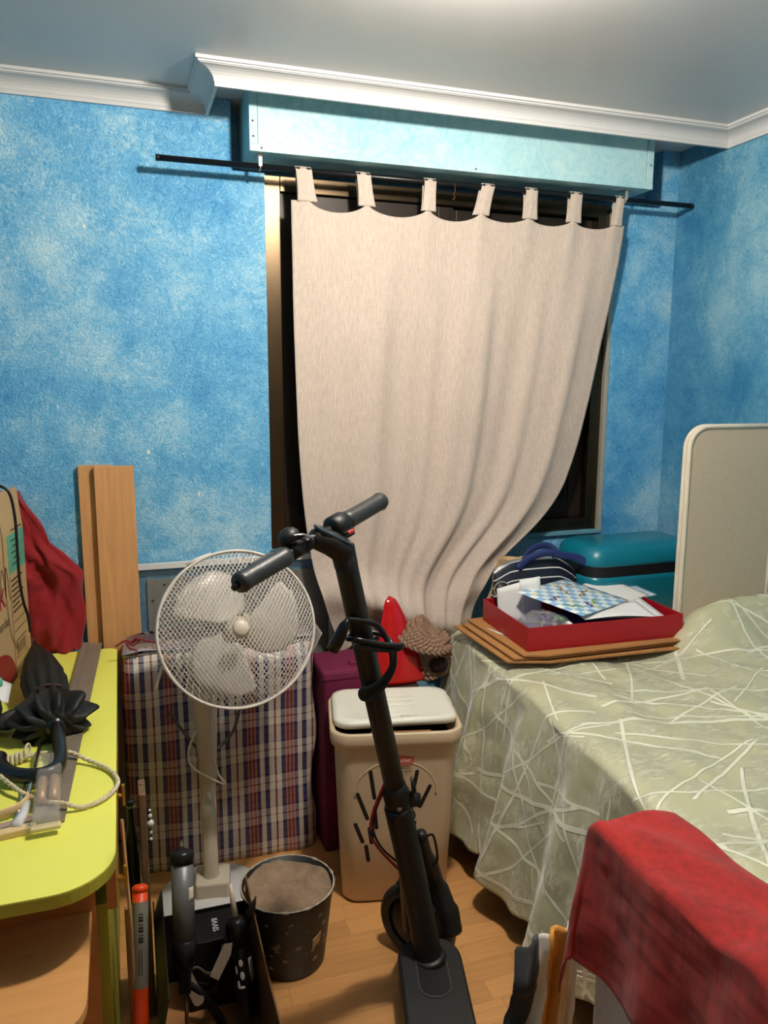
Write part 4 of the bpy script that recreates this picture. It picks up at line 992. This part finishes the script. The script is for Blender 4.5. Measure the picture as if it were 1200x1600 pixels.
build('flap', MB().prism([(1.50, 0), (1.90, 0), (1.88, .08), (1.52, .07)], 0, .003, Matrix.Translation((.019, 0, .25)) @ Matrix(((0, .25, .97, 0), (1, 0, 0, 0), (0, .97, -.25, 0), (0, 0, 0, 1)))), M_blk, ca, False)
ib = thing('black_box', 'small black printed box with white lettering inside the carton', 'box', (.165, 1.89, .003))
build('box_body', MB().box((.098, 1.83, .003), (.237, 1.948, .195), .001), M_blk, ib, False)
text('lettering', 'SIVVII', .022, frame((.172, 1.888, .1954), (0, 0, 1), (.0, 1, 0)), M_wink, ib)
build('barcode_label', MB().box((.18, 1.8288, .13), (.196, 1.83, .178)), M_kr, ib, False)
build('barcode_edge', MB().tube([(.18, 1.8286, .13), (.196, 1.8286, .13), (.196, 1.8286, .178), (.18, 1.8286, .178)], .0012, 4, closed=True), M_wink, ib)
# gun 1: grey tube
M_gtube = mat('grey_aluminium_tube', '6d7073', .42, .3, .08); M_plate = mat('bright_steel', 'b9aca2', .25, .85)
g0, g1 = Vector((.084, 1.735, .268)), Vector((.090, 1.805, .455)); ga = (g1-g0).normalized()
cg = thing('caulking_gun', 'grey tubular caulking gun standing nozzle-up in the carton', 'caulking gun', (.084, 1.72, .02))
build('barrel', MB().tube([g0, g1], .0265, 28), M_gtube, cg)
build('front_cap', MB().lathe([(.0285, -.012), (.0295, 0), (.029, .010), (.024, .016), (.012, .020), (.006, .024)], 28, frame(g1, ga)), M_black, cg)
build('nozzle_tip', MB().lathe([(.005, .02), (.004, .032), (.0, .044)], 12, frame(g1, ga)), M_chrome, cg)
build('rear_cap', MB().lathe([(.018, -.045), (.028, -.03), (.0295, -.012), (.0295, .014), (.0265, .016)], 28, frame(g0, ga)), M_black, cg)
build('rod', MB().tube([(.0825, 1.712, .245), (.0795, 1.690, .075)], .0042, 10), M_plate, cg)
gm = frame(g0-ga*.05, ga, (1, -.25, 0))
build('frame_bracket', MB().box((-.014, -.016, -.05), (.014, .016, .01), .003, M=gm), M_black, cg, False)
build('trigger_plate', MB().prism(rrect(.026, .095, .011, 5), 0, .003, frame((.094, 1.700, .190), (0, -.75, .66), (1, 0, 0)) @ Matrix.Rotation(R(22), 4, 'Z')), M_plate, cg, False)
build('handle', MB().tube(spline([gm @ Vector((.0, 0, -.03)), gm @ Vector((.035, .0, -.06)), gm @ Vector((.07, .01, -.11)), gm @ Vector((.09, .01, -.16))], 5), .011, 10, sx=1.2, sy=.8), M_black, cg)
build('barrel_label', MB().surf(lambda u, v: frame(g0, ga, (1, 0, 0)) @ Vector((.0269*math.cos(lerp(-1.1, -.45, u)), .0269*math.sin(lerp(-1.1, -.45, u)), lerp(.105, .135, v))), 6, 4), mat('cream_label', 'd8d2bb', .6, var=.15, vs_=200), cg, solid=.0004)
# gun 2: black with white nozzle, carries a black cartridge
h0, h1 = Vector((.249, 1.742, .034)), Vector((.214, 1.812, .250)); ha = (h1-h0).normalized()
cg2 = thing('caulking_gun', 'black caulking gun with white nozzle and printed black cartridge', 'caulking gun', (.249, 1.75, .01))
h0 = Vector((.234, 1.742, .034)); h1 = Vector((.216, 1.812, .245)); ha = (h1-h0).normalized()
build('cartridge', MB().tube([h0, h0+ha*.01, h1-ha*.06, h1-ha*.05], [.024, .0265, .0265, .022], 28), M_black, cg2)
build('front_collar', MB().lathe([(.022, -.06), (.028, -.05), (.029, -.005), (.026, .006), (.018, .012), (.009, .016)], 24, frame(h1, ha)), M_black, cg2)
build('nozzle', MB().tube([h1+ha*.012, h1+ha*.065, h1+ha*.095], [.0085, .006, .0035], 12), mat('white_nozzle', 'dccbbb', .45), cg2)
hm = frame(h1, ha, (1, -.3, 0))
build('trigger', MB().prism([(-.012, 0), (.012, 0), (.016, .06), (.008, .085), (-.010, .075)], 0, .004, frame((.150, 1.735, .165), (0, -.75, .66), (1, 0, 0)) @ Matrix.Rotation(R(-32), 4, 'Z')), M_plate, cg2, False)
build('handle', MB().tube(spline([hm @ Vector((-.02, -.005, -.03)), hm @ Vector((-.045, -.01, -.09)), hm @ Vector((-.075, -.01, -.135)), hm @ Vector((-.12, .0, -.13))], 5), .011, 10, sx=1.3, sy=.8), M_black, cg2)
build('wing', MB().tube([hm @ Vector((.015, .0, -.02)), hm @ Vector((.045, .005, .025)), hm @ Vector((.058, .005, .052))], [.013, .009, .002], 8), M_black, cg2)
def onc(phi, t, out=.0004): return frame(h0, ha, (1, 0, 0)) @ Vector(((.0265+out)*math.cos(phi), (.0265+out)*math.sin(phi), t))
for (p, t, w_, h_) in ((-1.75, .135, .011, .010), (-1.75, .105, .011, .012), (-2.25, .12, .006, .013), (-2.2, .085, .007, .012), (-1.9, .078, .014, .004)):
    build('print_mark', MB().surf(lambda u, v: onc(p+(.5*w_/.0265)*2*(u-.5)*math.sqrt(max(0.02, 1-(2*v-1)**2)), t+(v-.5)*h_*1.7), 8, 8), M_wink, cg2, solid=.0003)
build('print_block', MB().surf(lambda u, v: onc(lerp(-1.0, -.35, u), lerp(.085, .14, v)), 6, 4), mat('grey_print_block', 'a5a5a0', .6, var=.4, vs_=160), cg2, solid=.0003)
cp = build('paper_note', MB().surf(lambda u, v: (.10+.055*u, 1.755-.03*v+.02*u, .185+.03*v-.04*u+.006*math.sin(u*7)), 8, 6), M_paper, None, solid=.0008, origin=(.13, 1.79, .14))
tag(cp, 'small crumpled white paper between the two caulking guns', 'paper')

# ================================================================ DESK
M_lime = mat('lime_laminate', 'eceb68', .42, var=.02); M_limeedge = mat('lime_edge_band', 'a8a236', .5, var=.04); M_bw = wood('desk_beech', 'b06f38', .1, 0, .42, 3.); M_bw2 = wood('tray_beech', 'd29a5e', .07, 0, .42, 3.)
dk = thing('desk', 'desk with lime green rounded top and beech panels', 'desk', (-.42, 2.0, 0))
DZ = .72
def dpoly(ins=0.):
    x0, x1, y0, y1 = -.85, -.048-ins, 1.345+ins, 2.665-ins; out = [(x0, y1), (x0, y0)]
    for i in range(11): a = R(-90+90*i/10); out.append((x1-.11+.11*math.cos(a), y0+.11+.11*math.sin(a)))
    for i in range(7): a = R(90*i/6); out.append((x1-.03+.03*math.cos(a), y1-.03+.03*math.sin(a)))
    return out
tp = build('desktop', MB().prism(dpoly(.0008), DZ-.003, DZ, None, .001), M_lime, dk, False)
build('edge_band', MB().prism(dpoly(), DZ-.026, DZ-.003), M_limeedge, tp, False)
build('modesty_panel', MB().box((-.84, 1.50, .0), (-.093, 1.518, DZ-.026)), M_bw, dk, False)
build('apron', MB().box((-.072, 1.50, .565), (-.052, 2.60, DZ-.026), .001), M_bw, dk, False)
build('leg_panel', MB().box((-.098, 1.56, 0), (-.074, 2.58, .54), .001), M_limeedge, dk, False)
def tpoly():
    out = [(-.82, 1.5), (-.82, 1.19)]
    for i in range(9): a = R(-90+90*i/8); out.append((-.101-.075+.075*math.cos(a), 1.19+.075+.075*math.sin(a)))
    return out+[(-.101, 1.4995)]
ty = build('keyboard_tray', MB().prism(tpoly(), .552, .57, None, .001), M_bw2, dk, False)
for x in (-.45, -.7): build('runner', MB().box((x-.01, 1.28, .570), (x+.01, 1.499, .6941)), M_bw, ty, False)
M_brass = mat('brass_plastic', 'b08a2e', .35, .4)
for (y, z) in ((1.75, .672), (1.56, .592)):
    kn = build('wing_screw', MB().tube([(-.0525, y, z), (-.036, y, z)], .0055, 10), M_brass, dk)
    build('wing', MB().box((-.039, y-.005, z-.026), (-.032, y+.005, z+.026), .002), M_brass, kn, False)
build('side_tray_wheel', MB().tube([(-.075, 1.8, .5), (-.055, 1.8, .5)], .01, 10), M_white, dk)

# ---- things squeezed between desk and plaid bag
ls = build('wood_lath', MB().tube([(-.030, 1.52, .004), (-.031, 1.60, .458), (-.040, 1.665, .66)], .0075, 4, sx=.5, up=(1, 0, 0)), wood('pale_pine', 'b98c60', .15, 2), None, False, origin=(-.03, 1.52, .004))
tag(ls, 'thin pale wooden lath leaning beside the lime desk', 'lath')
M_or = mat('orange_enamel', 'd8420f', .35, var=.05)
ot = thing('orange_tube', 'orange tube with grey printed sleeve leaning by the desk', 'tube', (-.034, 1.44, 0))
o0, o1 = Vector((-.034, 1.44, .004)), Vector((-.0095, 1.655, .495)); oa = (o1-o0).normalized()
build('tube', MB().tube([o0, o1], .0165, 20), M_or, ot); Lo = (o1-o0).length
build('grey_sleeve', MB().tube([o0+oa*(Lo-.195), o0+oa*(Lo-.025)], .0168, 20, cap=False), mat('grey_sleeve', '8a8a84', .4, .2, .05), ot)
build('end_cap', MB().lathe([(.0172, -.006), (.0175, .004), (.012, .008), (0, .009)], 20, frame(o1, oa)), M_or, ot)
fo = frame(o0, oa, (1, 0, 0))
for k in range(9):
    t_ = Lo-.05-k*.007; build('print_bar', MB().surf(lambda u, v: fo @ Vector((.0171*math.cos(lerp(-1.75, -1.2, u)), .0171*math.sin(lerp(-1.75, -1.2, u)), t_+v*(.002+.002*(k % 3)))), 4, 1), M_bink, ot, solid=.0002)
for k in range(2):
    build('print_bar', MB().surf(lambda u, v: fo @ Vector((.0171*math.cos(-1.75+.3*k+.1*u), .0171*math.sin(-1.75+.3*k+.1*u), Lo-.17+.05*v)), 2, 1), M_bink, ot, solid=.0002)
wbd = build('weathered_board', MB().box((-.004, 1.85, 0), (.0135, 1.93, .612), .003), wood('weathered_wood', '6e553b', .35, 2, .8, 5.), None, False)
tag(wbd, 'weathered old wooden board on edge beside the plaid bag', 'board')
M_bot = mat('dark_green_glass', '1a211b', .1, var=.1, coat=.3)
bo = thing('bottle', 'dark green glass bottle hidden between desk and weathered board', 'bottle', (-.024, 1.955, 0))
build('glass', MB().lathe([(0, 0), (.017, 0), (.0185, .01), (.0185, .40), (.016, .44), (.010, .47), (.009, .53), (.0105, .532), (.0105, .545), (0, .545)], 24, Matrix.Translation((-.024, 1.955, 0))), M_bot, bo)
build('foil_ring', MB().lathe([(.0109, .528), (.0109, .534)], 16, Matrix.Translation((-.024, 1.955, 0)), cap=False), M_zinc, bo)
bc2 = thing('bead_string', 'string of clear glass beads hanging on the weathered board', 'beads', (.022, 1.90, .45))
M_crys = mat('clear_bead', 'c9cdc8', .05, var=.02, coat=.5)
for k, (dz, r_) in enumerate(((.06, .004), (.045, .006), (.025, .010), (.0, .005), (-.018, .0045))): build('bead', MB().lathe([(r_*math.sin(i*PI/8), -r_*math.cos(i*PI/8)) for i in range(9)], 12, Matrix.Translation((.0215, 1.90, .48+dz))), M_crys, bc2)
build('string', MB().tube([(.0, 1.90, .613), (.0135, 1.90, .611), (.0135, 1.90, .58), (.0215, 1.90, .46)], .0008, 5), M_bink, bc2)
wp = build('brown_slat', MB().box((-.046, 1.70, 0), (-.022, 1.712, .42), .002), wood('brown_slat', '8a5a3a', .2, 2), None, False); tag(wp, 'short brown wooden slat standing upright next to the desk leg', 'slat')

# ================================================================ ON THE DESK
M_cb = mat('kraft_carton', 'b79a6d', .75, var=.05); M_print = mat('brown_print', '4a3826', .7); M_redp = mat('dark_red_print', '8d1722', .6); M_tealp = mat('teal_print', '58a488', .6)
A = Vector((-.366, 2.24, DZ)); B = Vector((-.309, 2.655, DZ)); bxd = (B-A).normalized(); inn = Vector((-bxd.y, bxd.x, 0)); BHt = .445
cbx = thing('cardboard_box', 'printed cardboard box with open flap on the far end of the desk', 'box', A.lerp(B, .5))
Cm = Matrix((bxd, inn, Vector((0, 0, 1)))).transposed().to_4x4(); Cm.translation = A; Lb = (B-A).length
build('box_body', MB().box((0, 0, 0), (Lb, .36, BHt), .002, M=Cm), M_cb, cbx, False)
build('flap', MB().prism([(-.003, 0), (Lb*.98, 0), (Lb*1.03, .11), (.02, .12)], 0, .004, Cm @ Matrix.Translation((0, .004, BHt)) @ Matrix.Rotation(R(82), 4, 'X')), M_cb, cbx, False)
def cface(x, z): return Cm @ frame((x, -.0004, z), (0, -1, 0), (1, 0, 0))
M_ = cface
xs = .20
def decal(name, lo, hi, m): return build(name, MB().box((lo[0], -.0008, lo[1]), (hi[0], .0, hi[1]), M=Cm), m, cbx, False)
decal('teal_label', (.235, .315), (Lb-.005, .43), M_tealp)
for k in range(5): decal('print_line', (.27+.02*(k % 2), .335+.018*k), (.36-.02*(k % 3), .341+.018*k), M_print)
for z in (.352, .388): decal('print_line', (.235, z), (Lb-.005, z+.0015), M_print)
for k in range(7): decal('print_line', (.25, .29-.016*k), (.37-.025*(k % 3), .296-.016*k), M_print)
decal('panel_edge', (.236, 0), (.238, .31), M_print)
for k in range(2): decal('print_line', (.25, .165-.03*k), (.40, .167-.03*k), M_print)
decal('barcode_box', (.26, .05), (.37, .105), M_print); decal('barcode_fill', (.263, .053), (.367, .102), M_cb).location.x += .0003
for k in range(8): decal('barcode_bar', (.27+.011*k, .06), (.275+.011*k, .096), M_print).location.x += .0006
text('carton_word', 'ck', .125, cface(.12, .275), M_redp, cbx)
text('carton_word', 'bandas', .042, cface(.145, .19), M_print, cbx)
build('red_disc', MB().prism([(.05+.19*math.cos(R(a)), .19*math.sin(R(a))) for a in range(0, 96, 6)]+[(.0, .19), (.0, 0)], 0, .0008, Cm @ frame((0, 0, .0), (0, -1, 0), (1, 0, 0)) @ Matrix.Diagonal((1, .62, 1, 1))), M_redp, cbx, False)
build('hands_outline', MB().tube(spline([Cm @ Vector((x, -.0008, z)) for x, z in ((.14, .26), (.15, .33), (.165, .345), (.18, .30), (.185, .26), (.195, .33), (.205, .345), (.215, .31), (.22, .26), (.235, .24))], 6), .0011, 5), M_print, cbx)
decal('flap_icons', (Lb-.14, BHt-.006), (Lb-.02, BHt-.002), M_print)
Fl = Cm @ Matrix.Translation((0, .004, BHt)) @ Matrix.Rotation(R(82), 4, 'X')
build('icon_frame', MB().tube([Fl @ Vector(p) for p in ((.24, .012, -.0006), (.40, .012, -.0006), (.40, .05, -.0006), (.24, .05, -.0006))], .0013, 4, closed=True), M_print, cbx)
for k in range(3): build('icon', MB().tube([Fl @ Vector((.265+.05*k+.012*math.cos(a*PI/4), .031+.012*math.sin(a*PI/4), -.0006)) for a in range(8)], .0016, 4, closed=True), M_print, cbx)

# red cloth heap behind the carton
M_redfab = weave('dark_red_fabric', '8c0c15', .1, .9, 300, 300, .1)
def rheap(u, v):
    z = lerp(DZ+.001, 1.255, v); a = 2*PI*u
    xr = pw([(.72, -.156), (.80, -.146), (.86, -.142), (.98, -.146), (1.048, -.196), (1.082, -.236), (1.15, -.265), (1.255, -.318)], z); xl = -.40
    c, s = math.cos(a), math.sin(a); c = math.copysign(abs(c)**.7, c)
    cx, rx = (xr+xl)/2, (xr-xl)/2
    ry = .034*(1-.45*v)
    q_ = 1-abs(math.sin(z*11+c*2.6+1.6*nz(c*2, z*5))); w_ = -.030*q_**2.2+.012*math.sin(z*21-c*4+2*nz(c*3, z*4, 5))+.020*fbm(c*2.2, z*7, 3)
    return (cx+rx*c+(.004*math.sin(z*40) if c > .6 else 0), 2.707+ry*s*1.0+(w_ if s < 0 else 0)*abs(s), z)
rh = build('red_fabric_heap', MB().surf(rheap, 90, 60, cu=True, capv=True), M_redfab, None, origin=(-.29, 2.69, DZ)); tag(rh, 'dark red fabric bundle wedged between carton and beech boards', 'fabric')

# aluminium straight-edge
M_alu = mat('dusty_aluminium', '8a7d6c', .5, .35, .12, 12)
r0, r1 = Vector((-.178, 1.585, DZ+.001)), Vector((-.125, 2.655, DZ+.022)); rd = (r1-r0).normalized(); rx_ = Vector((rd.y, -rd.x, 0)).normalized()
Rm = Matrix((rx_, rd, rx_.cross(rd))).transposed().to_4x4(); Rm.translation = r0; Lr = (r1-r0).length
se = thing('straightedge', 'long dusty aluminium straightedge lying along the lime desktop', 'straightedge', r0)
build('bar', MB().box((-.031, 0, 0), (.031, Lr, .004), .0008, M=Rm), M_alu, se, False)
build('ridge', MB().box((-.031, 0, .004), (-.012, Lr, .009), .0015, M=Rm), M_alu, se, False)
build('ridge', MB().box((-.011, 0, .004), (-.008, Lr, .0055), .0005, M=Rm), M_alu, se, False)

# umbrella
M_umb = mat('black_umbrella_cloth', '0e0f0b', .6, var=.25); M_hand = mat('black_handle', '121214', .3, coat=.2)
um = thing('umbrella', 'folded black umbrella with crook handle on the desk', 'umbrella', (-.22, 2.05, DZ))
ua, ub = Vector((-.285, 2.53, .80)), Vector((-.188, 1.965, .765)); ud = (ub-ua); UL = ud.length; ud.normalize(); ux = ud.cross(Vector((0, 0, 1))).normalized(); uz = ux.cross(ud)
def can(u, v):
    a = 2*PI*u; r_ = pw([(0, .006), (.08, .016), (.25, .035), (.48, .050), (.60, .047), (.70, .040), (.80, .050), (.93, .074), (1, .052)], v)
    pl_ = math.cos(a*11+v*5+1.5*math.sin(a)); am = .10+.28*sm(.55, .95, v); r_ *= 1+am*pl_*.7+.25*sm(.6, .95, v)*fbm(math.cos(a)*1.7, math.sin(a)*1.7, v*3)
    p = ua+ud*(UL*v)+ux*(r_*math.cos(a)*1.15)+uz*(r_*math.sin(a)*.85)
    p.z = max(p.z, DZ+.0015+.001*nz(a, v*9)); return p
build('canopy', MB().surf(can, 128, 60, cu=True, capv=True), M_umb, um)
def flapf(u, v): 
    p = Vector((lerp(-.22, -.335, u), lerp(2.08, 2.06, u)+.05*(v-.5)*(1-u*.2), .775+.02*math.sin(v*PI)-.038*u+.012*math.sin(u*7+v*4))); p.z = max(p.z, DZ+.002); return p
build('loose_panel', MB().surf(flapf, 16, 10), M_umb, um, solid=.002)
build('ferrule', MB().tube([ua-ud*.055, ua+ud*.02], [.0035, .007], 12), M_hand, um)
build('tie_band', MB().tube([ua+ud*(UL*.70)+ux*(.047*math.cos(i*PI/14))+uz*(.036*math.sin(i*PI/14)) for i in range(28)], .004, 6, closed=True), mat('brown_band', '3a1f17', .6), um)
build('handle', MB().tube(spline([ub-ud*.03, (-.180, 1.92, .765), (-.168, 1.81, .752), (-.18, 1.765, .748), (-.215, 1.755, .746), (-.262, 1.775, .747), (-.293, 1.82, .75), (-.30, 1.86, .752)], 8), .0165, 16), M_hand, um)
build('runner', MB().tube([ub-ud*.035, ub+ud*.012], [.026, .022], 16), M_hand, um)
for i in range(10):
    a = i*PI/5; p = ub-ud*.005+ux*(.040*math.cos(a))+uz*(.028*math.sin(a)); build('rib_tip', MB().lathe([(.0028*math.sin(j*PI/6), -.0028*math.cos(j*PI/6)) for j in range(7)], 8, Matrix.Translation(p)), M_zinc, um)
ck_ = build('hanging_rope', MB().tube(spline([(-.36, 2.405, 1.32), (-.333, 2.395, 1.312), (-.307, 2.39, 1.29), (-.297, 2.39, 1.22), (-.297, 2.39, 1.13), (-.297, 2.39, 1.04), (-.291, 2.395, .97), (-.284, 2.41, .925), (-.288, 2.47, .86)], 8), .0042, 8), M_black, None, origin=(-.288, 2.47, .86)); tag(ck_, 'thin black rope hanging down across the printed cardboard box', 'rope')

# rope loop
M_rope = mat('cream_braided_rope', 'cfc3a4', .8, var=.15, vs_=60)
rp = [(-.312, 1.86, .752), (-.300, 1.80, .748), (-.262, 1.735, .742), (-.233, 1.70, .735), (-.195, 1.655, .737), (-.15, 1.625, .739), (-.114, 1.622, .726), (-.075, 1.64, .7275), (-.05, 1.68, .7275), (-.046, 1.72, .7275), (-.066, 1.775, .7275), (-.105, 1.82, .731), (-.15, 1.85, .745), (-.195, 1.875, .74), (-.228, 1.885, .736), (-.25, 1.88, .734)]
P = spline(rp, 14); k = len(P); rope = thing('rope_loop', 'cream braided rope looped over the edge of the lime desk', 'rope', (-.1, 1.72, DZ))
for s in range(2):
    pts = []
    for i, p in enumerate(P):
        t_ = (P[min(i+1, k-1)]-P[max(i-1, 0)]).normalized(); sd2 = t_.cross(Vector((0, 0, 1))).normalized(); up2 = sd2.cross(t_); ph = i*.9+s*PI
        pts.append(p+sd2*(.0024*math.cos(ph))+up2*(.0024*math.sin(ph)))
    build('strand', MB().tube(pts, .0034, 7), M_rope, rope)
build('ring', MB().tube([Vector((-.246, 1.897, .742))+Vector((.004*math.cos(i*PI/9), .013*math.cos(i*PI/9)*.4, .015*math.sin(i*PI/9)))+Vector((.0, .012*math.cos(i*PI/9), 0)) for i in range(18)], .003, 7, closed=True), M_rope, rope)
cw = MB()
for i in range(7): cw.tube([(-.258-.009*i, 1.885-.004*i+.011*math.cos(j*PI/6), .7335+.011*math.sin(j*PI/6)) for j in range(12)], .0042, 6, closed=True)
build('whipping', cw, M_rope, rope)

# clear blister pack
M_clear = mat('clear_blister', 'e3d9cc', .06, var=.05, alpha=.2)
bp = thing('blister_pack', 'clear plastic pack of fittings lying on the straightedge', 'pack', (-.178, 1.66, .733))
pk0, pk1 = Vector((-.19, 1.83, .747)), Vector((-.178, 1.545, .745)); pd = (pk1-pk0).normalized(); px_ = pd.cross(Vector((0, 0, 1))).normalized()
Pk = Matrix((px_, pd, px_.cross(pd))).transposed().to_4x4(); Pk.translation = pk0; LK = (pk1-pk0).length
build('shell', MB().box((-.026, 0, -.012), (.026, LK, .016), .008, M=Pk, seg=3), M_clear, bp)
for x in (-.011, .012): build('fitting', MB().tube([Pk @ Vector((x, .10, .001)), Pk @ Vector((x, .19, .001))], .0095, 12), mat('tan_fitting', 'b3906b', .35, .2), bp)
build('end_clip', MB().box((-.028, LK-.012, -.013), (.028, LK+.006, -.004), .003, M=Pk), mat('cream_clip', 'd8c79a', .4), bp, False)

# cream hinged bracket with chrome rods
M_crm = mat('cream_plastic', 'd9bd8c', .4, var=.03); M_pink = mat('pink_grey_rubber', 'a48a80', .6)
hb_ = thing('folding_hanger', 'cream plastic and chrome folding hanger at the near left of the desk', 'hanger', (-.25, 1.60, DZ))
build('arm', MB().prism(rrect(.13, .022, .0105, 6), 0, .014, Matrix.Translation((-.262, 1.562, DZ)) @ Matrix.Rotation(R(9), 4, 'Z'), .002), M_crm, hb_, False)
build('arm', MB().prism(rrect(.13, .020, .0095, 6), 0, .010, Matrix.Translation((-.262, 1.595, DZ)) @ Matrix.Rotation(R(14), 4, 'Z'), .002), M_pink, hb_, False)
build('rivet', MB().lathe([(.0055, 0), (.0055, .001), (.003, .002), (0, .002)], 12, Matrix.Translation((-.208, 1.572, DZ+.014))), M_zinc, hb_)
build('strap', MB().tube(spline([(-.34, 1.60, .733), (-.285, 1.62, .735), (-.245, 1.635, .737), (-.226, 1.655, .739), (-.222, 1.68, .741)], 7), .011, 8, sx=1., sy=.25, up=(0, 0, 1)), M_crm, hb_)
build('chrome_rod', MB().tube([(-.226, 1.60, .731), (-.219, 1.90, .748)], .0045, 12), M_chrome, hb_)
build('chrome_rod', MB().tube([(-.238, 1.615, .729), (-.236, 1.80, .735)], .004, 12), M_chrome, hb_)
build('socket', MB().tube([(-.236, 1.572, .732), (-.226, 1.615, .733), (-.223, 1.66, .735)], [.012, .010, .007], 12), M_white, hb_)

# dark pouch at the picture edge
po = thing('dark_pouch', 'dark pouch with white label at the left edge of the desk', 'pouch', (-.375, 2.06, DZ))
def pouch(u, v):
    a = 2*PI*u; ph = PI*v; k = 1+.1*fbm(math.cos(a)*2, math.sin(a)*2, v*3)
    p = Vector((-.375+.055*math.cos(a)*math.sin(ph)*k, 2.07+.14*math.sin(a)*math.sin(ph)*k, DZ+.045-.045*math.cos(ph)*k)); p.z = max(p.z, DZ+.001); return p
build('pouch_body', MB().surf(pouch, 32, 16, cu=True), M_umb, po)
build('white_label', MB().surf(lambda u, v: (lerp(-.37, -.318, u), lerp(2.16, 2.25, v), DZ+.072-.03*u+.02*v), 5, 5), M_paper, po, solid=.001)
build('teal_cap', MB().lathe([(.012, 0), (.013, .004), (.012, .02), (0, .022)], 16, Matrix.Translation((-.345, 2.20, DZ+.078))), M_tealp, po)
kb = build('black_ball_foot', MB().lathe([(.0, 0), (.012, .001), (.026, .014), (.030, .032), (.026, .05), (.013, .063), (0, .066)], 20, Matrix.Translation((-.312, 1.69, DZ))), M_hand, None, origin=(-.312, 1.69, DZ)); tag(kb, 'black rubber bulb on the left edge of the desk by the rope', 'bulb')
